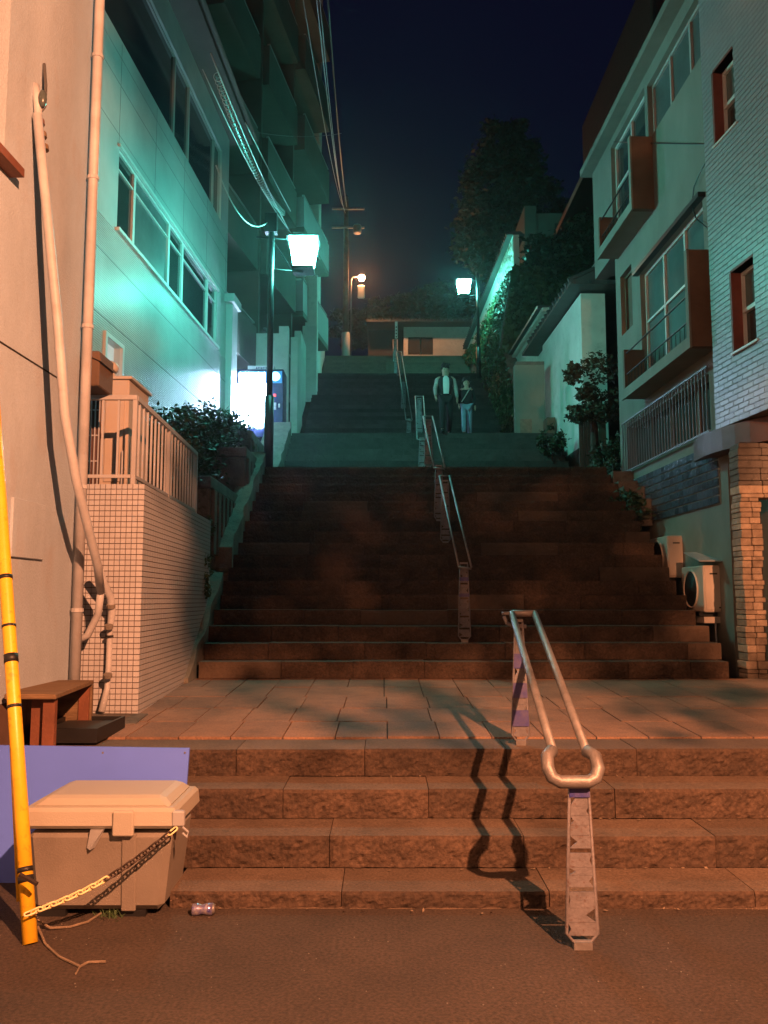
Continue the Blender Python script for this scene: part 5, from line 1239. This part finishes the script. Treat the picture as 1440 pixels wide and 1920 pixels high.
    for a in 'LR':
        ar = ['s'+a, 'e'+a, 'w'+a]; sub(ar, [(ar[0], ar[1]), (ar[1], ar[2])], {ar[0]: 1.2, ar[1]: 1.38, ar[2]: 1.5}, M['sleeve'] if man else M['black_cloth'], 'sleeve')
    T_ = wm(t)
    def tb(mb, name, m, **kw): 
        mb.xf = None; mb.v = [T_ @ v for v in mb.v]; return mb.build(name, m, t, **kw)
    if man:
        mb = MB(); rows = []
        for j in range(7):
            z = (.98+.47*j/6)*k; w_ = (.065+.012*math.sin(j/6*math.pi))*k
            if j == 6: w_ = .035*k
            dep = (-.158-.012*math.sin(j/6*math.pi))*k if j < 5 else (-.135 if j == 5 else -.075)*k
            rows.append([mb.V((x*w_, dep*(1-.10*x*x), z)) for x in (-1, -.5, 0, .5, 1)])
        for j in range(6):
            for i in range(4): mb.F((rows[j][i], rows[j][i+1], rows[j+1][i+1], rows[j+1][i]))
        tb(mb, 'white_shirt', M['white_cloth'], smooth=True)
    else:
        tb(MB().tube([Vector(v)*k for v in ((.13, -.10, 1.44), (.05, -.165, 1.32), (-.05, -.17, 1.15), (-.15, -.12, 1.0))], .010*k, 6, flat=1.8), 'bag_strap', M['sleeve'])
    # hair
    mb = MB()
    hc = Vector((0, .012, 1.665))*k
    for _ in range(60 if man else 46):
        u = Vector((random.gauss(0, 1), random.gauss(.25, 1), abs(random.gauss(.3, .8)))).normalized()
        mb.ball(hc+Vector((u.x*.088, u.y*.095+.016, u.z*.085))*k, random.uniform(.022, .036)*k, 6)
    if not man:
        for _ in range(46): mb.ball(Vector((random.choice((-1, 1))*random.uniform(.03, .105), .05+random.uniform(-.07, .04), random.uniform(1.44, 1.72)))*k, .044*k, 6)
    for _ in range(22): mb.ball(Vector((random.uniform(-.085, .085), -.055+random.uniform(-.03, .03), random.uniform(1.695, 1.75)))*k, .034*k, 6)
    tb(mb, 'hair', M['hair'], smooth=True)
    # face: eyes, nose, mouth, ears
    mb = MB()
    for s_ in (-1, 1): mb.ball(Vector((s_*.030, -.088, 1.60))*k, .009*k, 6)
    mb.ball(Vector((0, -.090, 1.535))*k, .02*k, 6, sc=(1.1, .4, .3)); tb(mb, 'eyes_and_mouth', M['hair'])
    mb = MB(); mb.ball(Vector((0, -.100, 1.572))*k, .016*k, 8, sc=(.8, 1, 1.2))
    for s_ in (-1, 1): mb.ball(Vector((s_*.085, .0, 1.585))*k, .02*k, 6, sc=(.5, .8, 1.3))
    tb(mb, 'nose_and_ears', M['skin'], smooth=True)
    for a, nm in (('L', -1), ('R', 1)):
        f0 = pts[idx['a'+a]]; f1 = pts[idx['t'+a]]
        tb(MB().tube([f0+Vector((0, .04, -.045))*k, f0.lerp(f1, .5)+Vector((0, 0, -.02))*k, f1+Vector((0, -.03, .005))*k], [.045*k, .048*k, .036*k], 10), 'shoe', M['white_cloth'] if False else M['black_cloth'], smooth=True)
    return t
pm = P(836, 812, 20.62)
person('man in a dark vest, white shirt and mottled sleeves walking down the stair', (pm.x, 20.62, 5.70), 1.77, .03, True)
pw = P(876, 812, 20.8)
person('woman in a black jacket and pale jeans with a strap across her chest', (pw.x, 20.9, 5.70), 1.50, -.05, False)

# ------------------------------------------------------------------ thin haze added to give the lamps a halo
if HAZE:
    mb = MB().box(-45, 45, -40, 75, -1, 45)
    m = bpy.data.materials.new('lamp_halo_haze'); m.use_nodes = True; nt = m.node_tree; nt.nodes.remove(nt.nodes['Principled BSDF'])
    v = nt.nodes.new('ShaderNodeVolumePrincipled'); v.inputs['Color'].default_value = (.9, .95, 1, 1); v.inputs['Density'].default_value = HAZE; v.inputs['Anisotropy'].default_value = .86
    nt.links.new(v.outputs[0], nt.nodes['Material Output'].inputs['Volume'])
    mb.build('haze', m, kind='stuff')
